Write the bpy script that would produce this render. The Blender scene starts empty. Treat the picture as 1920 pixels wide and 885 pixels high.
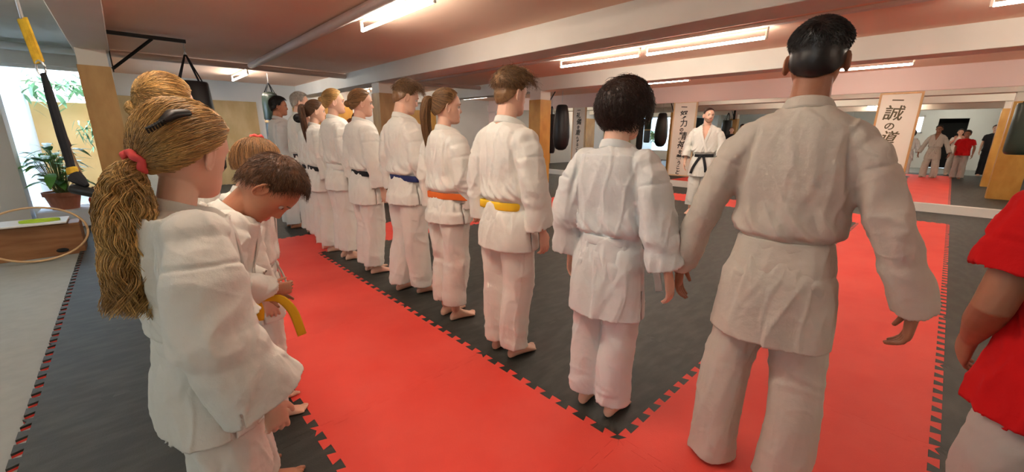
import bpy, math, random
import numpy as np
from math import sin, cos, pi, radians as R
from mathutils import Vector, Matrix

random.seed(5)
SC = bpy.context.scene
COL = SC.collection

# ------------------------------------------------------------------ camera
CAM_H = 1.364
F_PX, PITCH, ROLL, YAW = 754.11, 0.2504, 0.0078, 0.8149
def make_camera():
    fw = Vector((cos(YAW)*cos(PITCH), sin(YAW)*cos(PITCH), -sin(PITCH)))
    right = Vector((sin(YAW), -cos(YAW), 0)); up = right.cross(fw)
    r2 = right*cos(ROLL) + up*sin(ROLL); u2 = -right*sin(ROLL) + up*cos(ROLL)
    m = Matrix((r2, u2, -fw)).transposed().to_4x4(); m.translation = (0, 0, CAM_H)
    cd = bpy.data.cameras.new('camera'); cd.sensor_width = 36; cd.lens = F_PX/1920*36
    cd.clip_start = 0.02; cd.clip_end = 200
    co = bpy.data.objects.new('camera', cd); co.matrix_world = m; COL.objects.link(co); SC.camera = co
make_camera()

# ------------------------------------------------------------------ materials
def mat(name, base, rough=0.6, metal=0.0, noise=None, bump=None, emit=None, spec=0.5, sss=0, trans=0, island=None, coat=0):
    """noise=(scale, colour2, lo, hi[, stretch]); bump=(scale, strength, distance[, stretch]); island=(v_lo, v_hi)"""
    m = bpy.data.materials.new(name); m.use_nodes = True
    nt = m.node_tree; N = nt.nodes; L = nt.links
    b = N['Principled BSDF']
    b.inputs['Base Color'].default_value = (*base, 1); b.inputs['Roughness'].default_value = rough
    b.inputs['Metallic'].default_value = metal; b.inputs['Specular IOR Level'].default_value = spec
    if sss:
        b.inputs['Subsurface Weight'].default_value = sss; b.inputs['Subsurface Radius'].default_value = (.012, .005, .003)
        b.inputs['Subsurface Scale'].default_value = 1.0
    if trans: b.inputs['Transmission Weight'].default_value = trans
    if coat: b.inputs['Coat Weight'].default_value = coat
    tc = N.new('ShaderNodeTexCoord')
    def coord(stretch):
        mp = N.new('ShaderNodeMapping'); mp.inputs['Scale'].default_value = stretch or (1, 1, 1)
        L.new(tc.outputs['Object'], mp.inputs['Vector']); return mp.outputs['Vector']
    col = None
    if noise:
        n = N.new('ShaderNodeTexNoise'); n.inputs['Scale'].default_value = noise[0]; n.inputs['Detail'].default_value = 5
        L.new(coord(noise[4] if len(noise) > 4 else None), n.inputs['Vector'])
        r = N.new('ShaderNodeValToRGB'); r.color_ramp.elements[0].position = noise[2]; r.color_ramp.elements[1].position = noise[3]
        r.color_ramp.elements[0].color = (*base, 1); r.color_ramp.elements[1].color = (*noise[1], 1)
        L.new(n.outputs['Fac'], r.inputs['Fac']); col = r.outputs['Color']
    if island:
        g = N.new('ShaderNodeNewGeometry'); mr = N.new('ShaderNodeMapRange')
        mr.inputs['To Min'].default_value = island[0]; mr.inputs['To Max'].default_value = island[1]
        L.new(g.outputs['Random Per Island'], mr.inputs['Value'])
        hs = N.new('ShaderNodeHueSaturation'); L.new(mr.outputs['Result'], hs.inputs['Value'])
        if col: L.new(col, hs.inputs['Color'])
        else: hs.inputs['Color'].default_value = (*base, 1)
        col = hs.outputs['Color']
    if col: L.new(col, b.inputs['Base Color'])
    if bump:
        prev = None
        for bb in (bump if isinstance(bump, list) else [bump]):
            n2 = N.new('ShaderNodeTexNoise'); n2.inputs['Scale'].default_value = bb[0]; n2.inputs['Detail'].default_value = 3
            L.new(coord(bb[3] if len(bb) > 3 else None), n2.inputs['Vector'])
            bp = N.new('ShaderNodeBump'); bp.inputs['Strength'].default_value = bb[1]; bp.inputs['Distance'].default_value = bb[2]
            L.new(n2.outputs['Fac'], bp.inputs['Height'])
            if prev: L.new(prev, bp.inputs['Normal'])
            prev = bp.outputs['Normal']
        L.new(prev, b.inputs['Normal'])
    if emit:
        b.inputs['Emission Color'].default_value = (*emit[0], 1); b.inputs['Emission Strength'].default_value = emit[1]
    return m

M = {}
M['gi'] = mat('white_cotton', (.83, .83, .78), .92, noise=(3, (.79, .79, .74), .35, .7), bump=[(26, .35, .012), (420, .25, .002)], spec=.15)
M['gi_cool'] = mat('cool_white_cotton', (.74, .77, .78), .92, noise=(3, (.70, .73, .73), .35, .7), bump=[(26, .35, .012), (420, .25, .002)], spec=.15)
M['gi_shaded'] = mat('shaded_white_cotton', (.62, .585, .52), .92, noise=(3, (.57, .535, .475), .35, .7), bump=[(24, .4, .012), (420, .25, .002)], spec=.15)  # white gi cloth with backlit shade put into its colour
M['ceiling'] = mat('salmon_ceiling_mat_bounce', (.95, .65, .49), .85, noise=(1.2, (.93, .61, .45), .35, .7))  # salmon paint with red bounce from the mats mixed into the colour
M['ceiling_grey'] = mat('grey_ceiling_window_light', (.66, .65, .60), .85, noise=(1.2, (.60, .59, .54), .35, .7))  # window light and grey-floor bounce put into the left bay's colour
M['beam'] = mat('cream_beam_paint', (.80, .755, .68), .8, noise=(2, (.76, .71, .63), .35, .7))
M['pipe'] = mat('pale_pink_pipe_paint', (.74, .60, .54), .55)
M['white'] = mat('white_wall_paint', (.80, .81, .79), .8, noise=(2, (.76, .77, .75), .35, .7))
M['frieze'] = mat('rose_wall_paint', (.80, .62, .57), .8)
def wood(name, c1, c2, st, sc=6, rough=.45, bands=0):
    m = mat(name, c1, rough, noise=(sc, c2, .35, .65, st), bump=(sc*4, .1, .002, st))
    return m
M['osb'] = wood('tan_pressed_board', (.56, .34, .13), (.42, .23, .075), (1, 1, .35), 7)
M['osb_light'] = wood('light_pressed_board', (.66, .50, .26), (.55, .39, .18), (1, 1, .5), 4)
M['osb_gold'] = wood('golden_pressed_board', (.68, .38, .085), (.54, .27, .05), (1, 1, .5), 5)
M['box_wood'] = wood('brown_plywood', (.36, .17, .07), (.25, .105, .04), (.6, 3, 4), 5)
M['hoop'] = wood('pale_bent_wood', (.72, .48, .26), (.62, .38, .18), (1, 1, 1), 8, .4)
M['frame_wood'] = wood('picture_frame_wood', (.62, .36, .15), (.52, .28, .10), (1, 1, .3), 12, .4)
M['frame_pale'] = wood('pale_frame_wood', (.74, .55, .34), (.66, .46, .26), (1, 1, .3), 12, .4)
M['paper'] = mat('cream_paper', (.86, .80, .70), .8, noise=(3, (.83, .76, .66), .3, .7))
M['ink'] = mat('black_ink', (.02, .02, .018), .6)
M['ink_brown'] = mat('brown_black_ink', (.10, .075, .03), .6)
M['mat_red'] = mat('red_foam', (.87, .095, .07), .62, noise=(2.5, (.83, .07, .05), .35, .7), bump=[(160, .25, .003), (9, .2, .004)], spec=.35)
M['mat_black'] = mat('black_foam', (.030, .032, .028), .55, noise=(5, (.055, .058, .050), .4, .7, (1, 3, 1)), bump=[(160, .3, .003), (9, .25, .005)], spec=.4)
M['floor_grey'] = mat('grey_floor', (.36, .38, .36), .7, noise=(12, (.32, .34, .32), .3, .7))
M['metal_dark'] = mat('black_painted_metal', (.02, .02, .02), .45, .3)
M['metal'] = mat('brushed_steel', (.62, .62, .62), .3, 1)
M['bag'] = mat('black_vinyl', (.012, .012, .013), .42, bump=(8, .3, .01))
M['bag_green'] = mat('dark_green_vinyl', (.035, .055, .04), .35, bump=(8, .3, .01))
M['bag_grey'] = mat('slate_vinyl', (.07, .09, .11), .4, bump=(8, .3, .01))
M['tape'] = mat('tan_tape', (.62, .40, .18), .5)
M['yellow'] = mat('yellow_cotton', (.86, .54, .02), .85, bump=(300, .4, .002))
M['yellow_web'] = mat('yellow_webbing', (.80, .50, .03), .7, noise=(30, (.62, .36, .02), .4, .6), bump=(300, .4, .002))
M['orange'] = mat('orange_cotton', (.74, .15, .02), .85, bump=(300, .4, .002))
M['blue'] = mat('navy_cotton', (.015, .025, .12), .85, bump=(300, .4, .002))
M['blackbelt'] = mat('black_cotton', (.012, .012, .016), .85, bump=(300, .4, .002))
M['red_shirt'] = mat('red_jersey', (.60, .010, .012), .9, bump=[(20, .35, .01), (500, .2, .001)], spec=.2)
M['grey_trousers'] = mat('grey_jersey', (.50, .46, .43), .92, bump=[(20, .35, .01), (500, .2, .001)], spec=.15)
M['dark_cloth'] = mat('black_jersey', (.02, .02, .025), .9)
M['skin'] = mat('skin', (.82, .52, .39), .5, sss=.12, noise=(14, (.78, .46, .33), .4, .7), spec=.4)
M['skin_tan'] = mat('tanned_skin', (.52, .24, .14), .5, sss=.1, noise=(14, (.45, .19, .11), .4, .7), spec=.4)
M['skin_deep'] = mat('brown_skin', (.40, .18, .105), .5, sss=.08, noise=(14, (.34, .145, .08), .4, .7), spec=.4)
M['lips'] = mat('lip_skin', (.55, .20, .16), .45)
M['eye_white'] = mat('eye_white', (.5, .46, .42), .2)
M['iris'] = mat('iris', (.05, .03, .02), .15)
def hairmat(n, c): return mat(n, c, .38, island=(.4, 1.7), spec=.5)
M['h_blond'] = mat('blond_hair', (.34, .19, .06), .38, island=(.5, 1.6), spec=.5, noise=(7, (.66, .42, .15), .38, .62))
M['h_gold'] = hairmat('golden_blond_hair', (.56, .36, .14))
M['h_lightbrown'] = hairmat('light_brown_hair', (.27, .14, .055))
M['h_brown'] = hairmat('brown_hair', (.11, .050, .022))
M['h_dark'] = hairmat('dark_brown_hair', (.030, .014, .009))
M['h_black'] = hairmat('black_hair', (.010, .008, .008))
M['h_grey'] = hairmat('grey_hair', (.36, .33, .29))
M['h_mix'] = mat('sun_lightened_brown_hair', (.15, .08, .033), .38, island=(.35, 2.3), spec=.5)
M['batten'] = mat('dull_lamp_housing', (.42, .38, .33), .6)
M['stubble'] = mat('short_beard', (.30, .17, .11), .8, noise=(300, (.45, .26, .18), .4, .6))
M['h_auburn'] = hairmat('auburn_hair', (.22, .075, .03))
M['pink'] = mat('coral_elastic', (.85, .10, .10), .8)
M['tube'] = mat('lit_tube', (1, 1, 1), .4, emit=((1.0, .93, .80), 30))
M['fixture'] = mat('white_enamel', (.85, .83, .78), .4)
M['terracotta'] = mat('terracotta', (.44, .17, .095), .75, noise=(8, (.36, .13, .07), .4, .7))
M['leaf'] = mat('green_leaf', (.10, .30, .05), .4, island=(.6, 1.6), noise=(5, (.16, .38, .08), .4, .6))
M['leaf_pale'] = mat('pale_green_leaf', (.22, .38, .20), .4, island=(.6, 1.6))
M['stem'] = mat('plant_stem', (.16, .20, .07), .6)
M['soil'] = mat('dark_soil', (.05, .03, .02), .9)
M['ochre'] = mat('ochre_render', (.74, .46, .19), .9, noise=(2, (.66, .39, .15), .35, .7))
M['blue_white'] = mat('pale_blue_render', (.74, .80, .88), .85)
M['lime'] = mat('lime_rubber', (.52, .80, .05), .5)
M['green_cloth'] = mat('sea_green_cloth', (.06, .42, .20), .8)
M['red_plastic'] = mat('red_plastic', (.62, .03, .02), .35)
M['brown_grip'] = mat('brown_grip', (.20, .065, .035), .5)
M['dark_void'] = mat('dark_interior', (.012, .012, .012), .9)
def glass(name, tint=(.93, .97, 1)):
    m = bpy.data.materials.new(name); m.use_nodes = True; nt = m.node_tree; nt.nodes.clear()
    o = nt.nodes.new('ShaderNodeOutputMaterial'); t = nt.nodes.new('ShaderNodeBsdfTransparent'); g = nt.nodes.new('ShaderNodeBsdfGlossy')
    mx = nt.nodes.new('ShaderNodeMixShader'); fr = nt.nodes.new('ShaderNodeFresnel'); fr.inputs['IOR'].default_value = 1.25
    t.inputs['Color'].default_value = (*tint, 1); g.inputs['Roughness'].default_value = .02
    nt.links.new(fr.outputs[0], mx.inputs[0]); nt.links.new(t.outputs[0], mx.inputs[1]); nt.links.new(g.outputs[0], mx.inputs[2]); nt.links.new(mx.outputs[0], o.inputs[0])
    return m
M['glass'] = glass('window_glass')
def mirror():
    m = bpy.data.materials.new('mirror_silver'); m.use_nodes = True; b = m.node_tree.nodes['Principled BSDF']
    b.inputs['Metallic'].default_value = 1; b.inputs['Roughness'].default_value = 0.01; b.inputs['Base Color'].default_value = (.86, .87, .84, 1)
    return m
M['mirror'] = mirror()

# ------------------------------------------------------------------ mesh tools
def new_mesh_obj(name, V, F, mats, parent=None, smooth=False, mi=None):
    """V (n,3); F list of index lists or (k,4)/(k,3) array"""
    V = np.asarray(V, dtype=np.float32)
    me = bpy.data.meshes.new(name)
    if isinstance(F, np.ndarray):
        k, c = F.shape
        me.vertices.add(len(V)); me.vertices.foreach_set('co', V.ravel())
        me.loops.add(k*c); me.loops.foreach_set('vertex_index', F.astype(np.int32).ravel())
        me.polygons.add(k); me.polygons.foreach_set('loop_start', np.arange(0, k*c, c, dtype=np.int32))
        me.update(calc_edges=True)
    else:
        me.from_pydata([tuple(map(float, v)) for v in V], [], [tuple(map(int, f)) for f in F])
    mats = mats if isinstance(mats, (list, tuple)) else [mats]
    for m in mats: me.materials.append(m)
    if mi is not None: me.polygons.foreach_set('material_index', np.asarray(mi, dtype=np.int32))
    if smooth: me.polygons.foreach_set('use_smooth', np.ones(len(me.polygons), dtype=bool))
    me.update()
    o = bpy.data.objects.new(name, me); COL.objects.link(o)
    if parent is not None: o.parent = parent
    return o

class G:
    """collects closed pieces"""
    def __init__(s): s.V = []; s.F = []; s.n = 0
    def add(s, V, F):
        V = np.asarray(V, float); s.V.append(V); s.F += [tuple(i+s.n for i in f) for f in F]; s.n += len(V); return s
    def loft(s, secs, caps=True, closed=True):
        m = len(secs); n = len(secs[0]); V = np.concatenate([np.asarray(x, float) for x in secs]); F = []
        for i in range(m-1):
            for j in range(n if closed else n-1):
                k = (j+1) % n; F.append((i*n+j, i*n+k, (i+1)*n+k, (i+1)*n+j))
        if caps: F.append(tuple(reversed(range(n)))); F.append(tuple(range((m-1)*n, m*n)))
        return s.add(V, F)
    def tube(s, pts, rad, n=14, ref=(1, 0, 0), ends=True):
        P = np.asarray(pts, float); rad = [(r, r) if np.isscalar(r) else r for r in rad]
        if ends:
            t0 = P[0]-P[1]; t0 /= np.linalg.norm(t0)+1e-9; t1 = P[-1]-P[-2]; t1 /= np.linalg.norm(t1)+1e-9
            r0 = min(rad[0]); r1 = min(rad[-1])
            P = np.vstack([P[0]+t0*r0*.55, P[0]+t0*r0*.4, P, P[-1]+t1*r1*.4, P[-1]+t1*r1*.55])
            sc = lambda r, k: (r[0]*k, r[1]*k)
            rad = [sc(rad[0], .45), sc(rad[0], .78)]+rad+[sc(rad[-1], .78), sc(rad[-1], .45)]
        secs = []; a = np.linspace(0, 2*pi, n, endpoint=False)
        for i in range(len(P)):
            T = P[min(i+1, len(P)-1)]-P[max(i-1, 0)]; T /= np.linalg.norm(T)+1e-9
            U = np.array(ref, float); U = U-T*(U@T)
            if np.linalg.norm(U) < 1e-3: U = np.array((0, 1, .01)); U = U-T*(U@T)
            U /= np.linalg.norm(U); W = np.cross(T, U)
            secs.append(P[i]+np.outer(np.cos(a)*rad[i][0], U)+np.outer(np.sin(a)*rad[i][1], W))
        return s.loft(secs)
    def ball(s, c, r, n=16, m=10):
        r = np.array([r]*3 if np.isscalar(r) else r, float); a = np.linspace(0, 2*pi, n, endpoint=False)
        secs = [np.array(c)+r*np.stack([cos(e)*np.cos(a), cos(e)*np.sin(a), np.full(n, sin(e))], 1) for e in np.linspace(-pi/2*.96, pi/2*.96, m)]
        return s.loft(secs)
    def box(s, a, b):
        x0, y0, z0 = a; x1, y1, z1 = b
        V = [(x0, y0, z0), (x1, y0, z0), (x1, y1, z0), (x0, y1, z0), (x0, y0, z1), (x1, y0, z1), (x1, y1, z1), (x0, y1, z1)]
        return s.add(V, [(3, 2, 1, 0), (4, 5, 6, 7), (0, 1, 5, 4), (1, 2, 6, 5), (2, 3, 7, 6), (3, 0, 4, 7)])
    def data(s): return np.concatenate(s.V), s.F
    def obj(s, name, m, parent=None, smooth=False, bevel=0):
        o = new_mesh_obj(name, *s.data(), m, parent, smooth)
        if bevel:
            md = o.modifiers.new('bevel', 'BEVEL'); md.width = bevel; md.segments = 2; md.limit_method = 'ANGLE'
        return o

def evaluated(o):
    dg = bpy.context.evaluated_depsgraph_get(); e = o.evaluated_get(dg); me = e.to_mesh()
    V = np.empty(len(me.vertices)*3, np.float32); me.vertices.foreach_get('co', V); V = V.reshape(-1, 3).astype(float)
    F = np.empty(len(me.loops), np.int32); me.loops.foreach_get('vertex_index', F)
    n = len(me.polygons); e.to_mesh_clear()
    return V, F.reshape(n, 4)
def remesh(g, voxel, smooth=2, factor=.5):
    o = new_mesh_obj('work_mesh', *g.data(), [], None)
    md = o.modifiers.new('r', 'REMESH'); md.mode = 'VOXEL'; md.voxel_size = voxel; md.adaptivity = 0
    if smooth: ms = o.modifiers.new('s', 'SMOOTH'); ms.factor = factor; ms.iterations = smooth
    V, F = evaluated(o)
    me = o.data; bpy.data.objects.remove(o); bpy.data.meshes.remove(me)
    return V, F
def normals(V, F):
    a, b, c, d = (V[F[:, i]] for i in range(4)); n = np.cross(c-a, d-b)
    N = np.zeros_like(V)
    for i in range(4):
        for k in range(3): N[:, k] += np.bincount(F[:, i], n[:, k], len(V))
    return N/(np.linalg.norm(N, axis=1, keepdims=True)+1e-12)
_rng = np.random.RandomState(3); _T = _rng.rand(256, 3)*2-1; _T /= np.linalg.norm(_T, axis=1, keepdims=True); _Pm = _rng.permutation(256)
def noise(P):
    P = np.asarray(P, float); I = np.floor(P).astype(int); f = P-I; u = f*f*f*(f*(f*6-15)+10); out = 0
    for dx in (0, 1):
        for dy in (0, 1):
            for dz in (0, 1):
                h = _Pm[(_Pm[(_Pm[(I[:, 0]+dx) & 255]+I[:, 1]+dy) & 255]+I[:, 2]+dz) & 255]
                g = _T[h]; d = f-np.array([dx, dy, dz])
                w = (u[:, 0] if dx else 1-u[:, 0])*(u[:, 1] if dy else 1-u[:, 1])*(u[:, 2] if dz else 1-u[:, 2])
                out = out+w*(g*d).sum(1)
    return out*1.6
def ridge(P): return 1-2*np.minimum(1, np.abs(noise(P))*2)
def ss(a, b, x): t = np.clip((x-a)/(b-a), 0, 1); return t*t*(3-2*t)
def gauss(x, s): return np.exp(-(x/s)**2)
def rotm(axis, ang): return np.array(Matrix.Rotation(ang, 3, axis))

def tag(o, label, cat, group=None, kind=None):
    o['label'] = label; o['category'] = cat
    if group: o['group'] = group
    if kind: o['kind'] = kind
    return o
def struct(o): o['kind'] = 'structure'; return o
def empty(name, loc, rz=0):
    o = bpy.data.objects.new(name, None); o.location = loc; o.rotation_euler = (0, 0, rz); COL.objects.link(o); return o
def copy_tree(o, parent=None):
    c = o.copy(); COL.objects.link(c)
    if parent is not None: c.parent = parent
    for ch in list(o.children): copy_tree(ch, c)
    return c

# ------------------------------------------------------------------ room
CEIL, BEAMZ, WOODZ = 2.585, 2.30, 2.11
AX, BY, T = 1.4371, 0.7964, 1.0
WALLX = 10.78
FARY = 12.85
XL, YR, XB = -5.2, -4.2, -4.6       # left limit, right wall, back wall
FZ = -0.022
def slab(name, a, b, m): return struct(G().box(a, b).obj(name, m))
slab('floor', (XB-.2, YR-.2, FZ-.2), (WALLX+.3, 16.5, FZ), M['floor_grey'])
# ceiling bays
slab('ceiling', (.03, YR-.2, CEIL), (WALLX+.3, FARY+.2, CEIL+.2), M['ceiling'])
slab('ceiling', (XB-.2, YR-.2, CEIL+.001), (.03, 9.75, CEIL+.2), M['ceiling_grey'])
# beams along Y
for i, (x0, x1) in enumerate(((-.27, .05), (3.72, 4.12), (7.08, 7.46))):
    g = G().box((x0, YR, BEAMZ), (x1, FARY, CEIL+.01)); b = struct(g.obj('trim_%d' % (i+1), M['beam'], bevel=.008))
# walls
slab('wall_far', (-.2, FARY, WOODZ), (WALLX+.3, FARY+.2, CEIL+.01), M['white'])
slab('wall_far', (-.2, FARY+.001, FZ), (WALLX+.3, FARY+.2, WOODZ), M['white'])
slab('wall_right', (XB-.2, YR-.2, FZ), (WALLX+.3, YR, CEIL), M['white'])
# back wall with dark doorway and a high window (seen only in the mirror)
slab('wall_back', (XB-.2, YR, FZ), (XB, -.35, CEIL), M['white'])
slab('wall_back', (XB-.2, .55, FZ), (XB, 1.05, CEIL), M['white'])
slab('wall_back', (XB-.2, 1.05, FZ), (XB, 1.75, 1.55), M['white'])
slab('wall_back', (XB-.2, 1.05, 2.2), (XB, 1.75, CEIL), M['white'])
slab('wall_back', (XB-.2, 1.75, FZ), (XB, 9.55, CEIL), M['white'])
slab('wall_back', (XB-.2, -.35, 2.12), (XB, .55, CEIL), M['white'])
g = G(); g.box((XB-.9, -.5, FZ), (XB-.8, .7, 2.3)); g.box((XB-.9, -.5, FZ), (XB-.2, -.36, 2.3)); g.box((XB-.9, .56, FZ), (XB-.2, .7, 2.3)); g.box((XB-.9, -.5, 2.13), (XB-.2, .7, 2.3)); g.box((XB-.9, -.5, FZ-.2), (XB-.2, .7, FZ-.01))
struct(g.obj('wall_back', M['dark_void']))
struct(G().box((XB-.16, 1.05, 1.55), (XB-.14, 1.75, 2.2)).obj('window_3', M['glass']))
wf = G(); wf.box((XB-.03, 1.0, 1.5), (XB+.02, 1.8, 1.55)); wf.box((XB-.03, 1.0, 2.2), (XB+.02, 1.8, 2.25)); wf.box((XB-.03, 1.0, 1.5), (XB+.02, 1.05, 2.25)); wf.box((XB-.03, 1.75, 1.5), (XB+.02, 1.8, 2.25))
struct(wf.obj('trim_8', M['fixture']))
# mirror wall
slab('wall_mirror', (WALLX, YR-.2, FZ), (WALLX+.3, FARY, CEIL), M['frieze'])
slab('baseboard_mirror', (WALLX-.10, YR, FZ), (WALLX, FARY, .15), M['fixture'])
slab('trim_5', (WALLX-.05, YR, 2.17), (WALLX, FARY, 2.42), M['frieze'])
ys = [-3.3, -1.35, .62, 2.60, 4.58, 6.56, 8.54, 10.5, 12.4]
where = ['beyond the right end', 'behind the red-shirt student', 'between the right poster and its neighbour', 'behind the tall man', 'behind the instructor', 'behind the dark-haired student', 'left of the left poster', 'at the far end']
for i in range(8):
    o = G().box((WALLX-.014, ys[i]+.004, .152), (WALLX-.002, ys[i+1]-.004, 2.168)).obj('wall_mirror_panel', M['mirror'])
    tag(o, 'tall frameless mirror panel above the white plinth, '+where[i], 'mirror', 'mirror panels along the long wall')
# window wall at the left: lintel, piers, glass
WY = 9.55
slab('wall_left', (XB, WY, 2.30), (-.12, WY+.2, CEIL+.01), M['beam'])
slab('wall_left', (XB, WY, FZ), (-2.2, WY+.2, 2.30), M['white'])
slab('wall_left', (-2.2, WY, FZ), (-.12, WY+.2, .12), M['white'])
slab('wall_left', (-.27, WY, .1), (-.12, WY+.2, 2.31), M['fixture'])
struct(G().box((-2.2, WY+.09, .12), (-.27, WY+.10, 2.30)).obj('window_1', M['glass']))
g = G(); g.box((-2.2, WY+.05, 2.25), (-.27, WY+.14, 2.30)); g.box((-2.2, WY+.05, .12), (-.27, WY+.14, .17)); g.box((-.31, WY+.05, .12), (-.27, WY+.14, 2.3)); 
struct(g.obj('trim_6', M['fixture']))
# side wall facing the hall beyond the window, glazed
slab('wall_side', (-.27, WY+.2, 2.25), (-.12, FARY, CEIL+.01), M['white'])
slab('wall_side', (-.27, WY+.2, FZ), (-.12, FARY, .5), M['white'])
slab('wall_side', (-.27, FARY-.5, .5), (-.12, FARY, 2.26), M['white'])
struct(G().box((-.20, WY+.2, .5), (-.19, FARY-.5, 2.25)).obj('window_2', M['glass']))
# white column by the window
slab('wall_left_pier', (-1.42, 8.5, FZ), (-1.1, 8.82, CEIL), M['white'])
# courtyard
slab('ground', (-4, WY+.2, -.3), (-.3, 16.4, 0), M['floor_grey'])
slab('wall_courtyard', (-1.35, 13.6, 0), (-.28, 13.8, 1.95), M['ochre'])
slab('wall_courtyard', (-4.2, 12.2, 0), (-1.35, 12.4, 4.2), M['blue_white'])
slab('wall_courtyard', (-1.45, 12.4, 0), (-1.35, 13.8, 4.2), M['blue_white'])
slab('wall_courtyard', (-.3, FARY+.2, 0), (-.1, 13.7, 1.9), M['ochre'])

# pillars
def pillar(n, x0, y0, x1, y1, m):
    slab('wall_pillar_%d' % n, (x0+.012, y0+.012, FZ), (x1-.012, y1-.012, BEAMZ+.01), M['beam'])
    g = G(); e = .0
    z0, z1 = .0, WOODZ
    g.box((x0, y0, z0), (x1, y0+.012, z1)); g.box((x0, y1-.012, z0), (x1, y1, z1))
    g.box((x0, y0+.012, z0), (x0+.012, y1-.012, z1)); g.box((x1-.012, y0+.012, z0), (x1, y1-.012, z1))
    return g.obj('pillar_cladding', m)
tag(pillar(1, -.26, 7.2, .03, 7.55, M['osb']), 'tan pressed-board cladding on the pillar beside the plants', 'cladding')
tag(pillar(2, 3.78, 7.82, 4.12, 8.16, M['osb']), 'brown pressed-board cladding on the pillar behind the student line', 'cladding')
tag(pillar(3, 7.04, 6.56, 7.40, 6.92, M['osb_gold']), 'golden pressed-board cladding on the pillar near the mirror wall', 'cladding')
tag(pillar(4, 3.70, -1.12, 4.05, -.78, M['osb_gold']), 'golden pressed-board cladding on the pillar seen only in the mirror', 'cladding')
tag(pillar(5, 7.05, -1.22, 7.40, -.76, M['osb_gold']), 'golden pressed-board cladding on the mirrored pillar with a bag beside it', 'cladding')
# wall panels on the far wall
for i, (x0, x1, m, l) in enumerate(((.0, 2.72, 'osb_light', 'light pressed-board panel on the far wall left of the green bag'), (3.6, 5.3, 'osb_gold', 'golden pressed-board panel on the far wall behind the line'), (7.0, 8.3, 'osb_gold', 'golden pressed-board panel far behind the ponytailed student'))):
    tag(G().box((x0, FARY-.025, 0), (x1, FARY, WOODZ)).obj('wall_board', M[m], bevel=.003), l, 'wall panel')

# pipes and ducts
def pipe(name, pts, r, m, label, cat):
    return tag(G().tube(pts, [r]*len(pts), 16, (0, 0, 1)).obj(name, m, smooth=True), label, cat)
pipe('ceiling_pipe', [(1.93, 9.1, 2.53), (1.93, 1.0, 2.53), (1.93, -3.5, 2.53)], .052, M['pipe'], 'pale round pipe running along the ceiling beside the lit tubes', 'pipe')
pipe('ceiling_pipe', [(.06, 9.22, 2.52), (3.7, 9.22, 2.52)], .05, M['pipe'], 'pale round pipe crossing the ceiling bay to the white beam', 'pipe')
pipe('ceiling_pipe', [(-4.5, 9.3, 2.50), (-.28, 9.3, 2.50)], .05, M['white'], 'white pipe above the window, left of the beam', 'pipe')
pipe('ceiling_pipe', [(4.2, 9.4, 2.50), (7.0, 8.7, 2.50)], .045, M['pipe'], 'pale pipe crossing the middle ceiling bay behind the students', 'pipe')
def duct(x, y0, y1, l): return tag(G().box((x-.045, y0, CEIL-.035), (x+.045, y1, CEIL-.0005)).obj('cable_duct', M['pipe'], bevel=.004), l, 'cable duct')
duct(2.045, -3, 9.1, 'flat cable duct beside the round ceiling pipe')
duct(5.48, -3.5, 11.8, 'flat cable duct along the middle ceiling bay')
duct(.62, -1, 7.9, 'flat cable duct on the ceiling near the black bracket') if False else None

# fluorescent lamps
def lamp(x, y0, y1, label, side=.055, z=CEIL):
    r = empty('tube_lamp', (x, (y0+y1)/2, z)); L = (y1-y0)/2
    tag(r, label, 'lamp', 'fluorescent tubes on the ceiling')
    b = G().box((-.016, -L, -.04), (.016, L, 0)).obj('batten', M['batten'], r, bevel=.004)
    G().tube([(0, -L+.03, -.125), (0, L-.03, -.125)], [.0165]*2, 12, (1, 0, 0)).obj('tube', M['tube'], r, smooth=True)
    for s in (-1, 1):
        G().box((-.014, s*(L-.015)-.012, -.142), (.014, s*(L-.015)+.012, -.045)).obj('end_holder', M['fixture'], r, bevel=.003)
    return r
lamp(2.14, 3.25, 4.75, 'large lit tube lamp beside the round pipe, nearest in the picture')
lamp(2.0, 9.75, 11.3, 'lit tube lamp near the far wall beside the green bag')
lamp(5.62, 3.3, 4.8, 'left tube of the pair on the middle ceiling bay')
lamp(5.62, 1.68, 3.22, 'right tube of the pair on the middle ceiling bay')
lamp(5.2, 11.3, 12.5, 'small distant tube lamp seen beside the pillar top')
lamp(8.75, 3.95, 5.2, 'tube lamp near the mirror wall above the instructor')
lamp(9.2, .62, 2.0, 'tube lamp near the mirror wall right of the tall man')
lamp(8.6, 10.3, 11.6, 'distant tube lamp behind the ponytailed student')
lamp(1.6, -3.6, -2.1, 'added tube lamp out of view, to the right of the tall man')  # assumed lamp outside the view, put in for more light
lamp(.35, 1.0, 2.5, 'added tube lamp out of view above the nearest students')  # unseen lamp put in to light the nearest students
lamp(5.62, -1.6, .0, 'tube lamp on the middle ceiling bay at the right')
lamp(-3.0, -.6, .9, 'tube lamp in the rear room seen only in the mirror')
lamp(9.2, -2.6, -1.1, 'added tube lamp near the mirror wall beyond the right picture edge')  # extra tube out of view, added to lift the ceiling light
lamp(-1.3, 4.4, 5.9, 'added tube lamp out of view over the grey floor')  # unseen lamp added to brighten the window pier and grey floor
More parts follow.
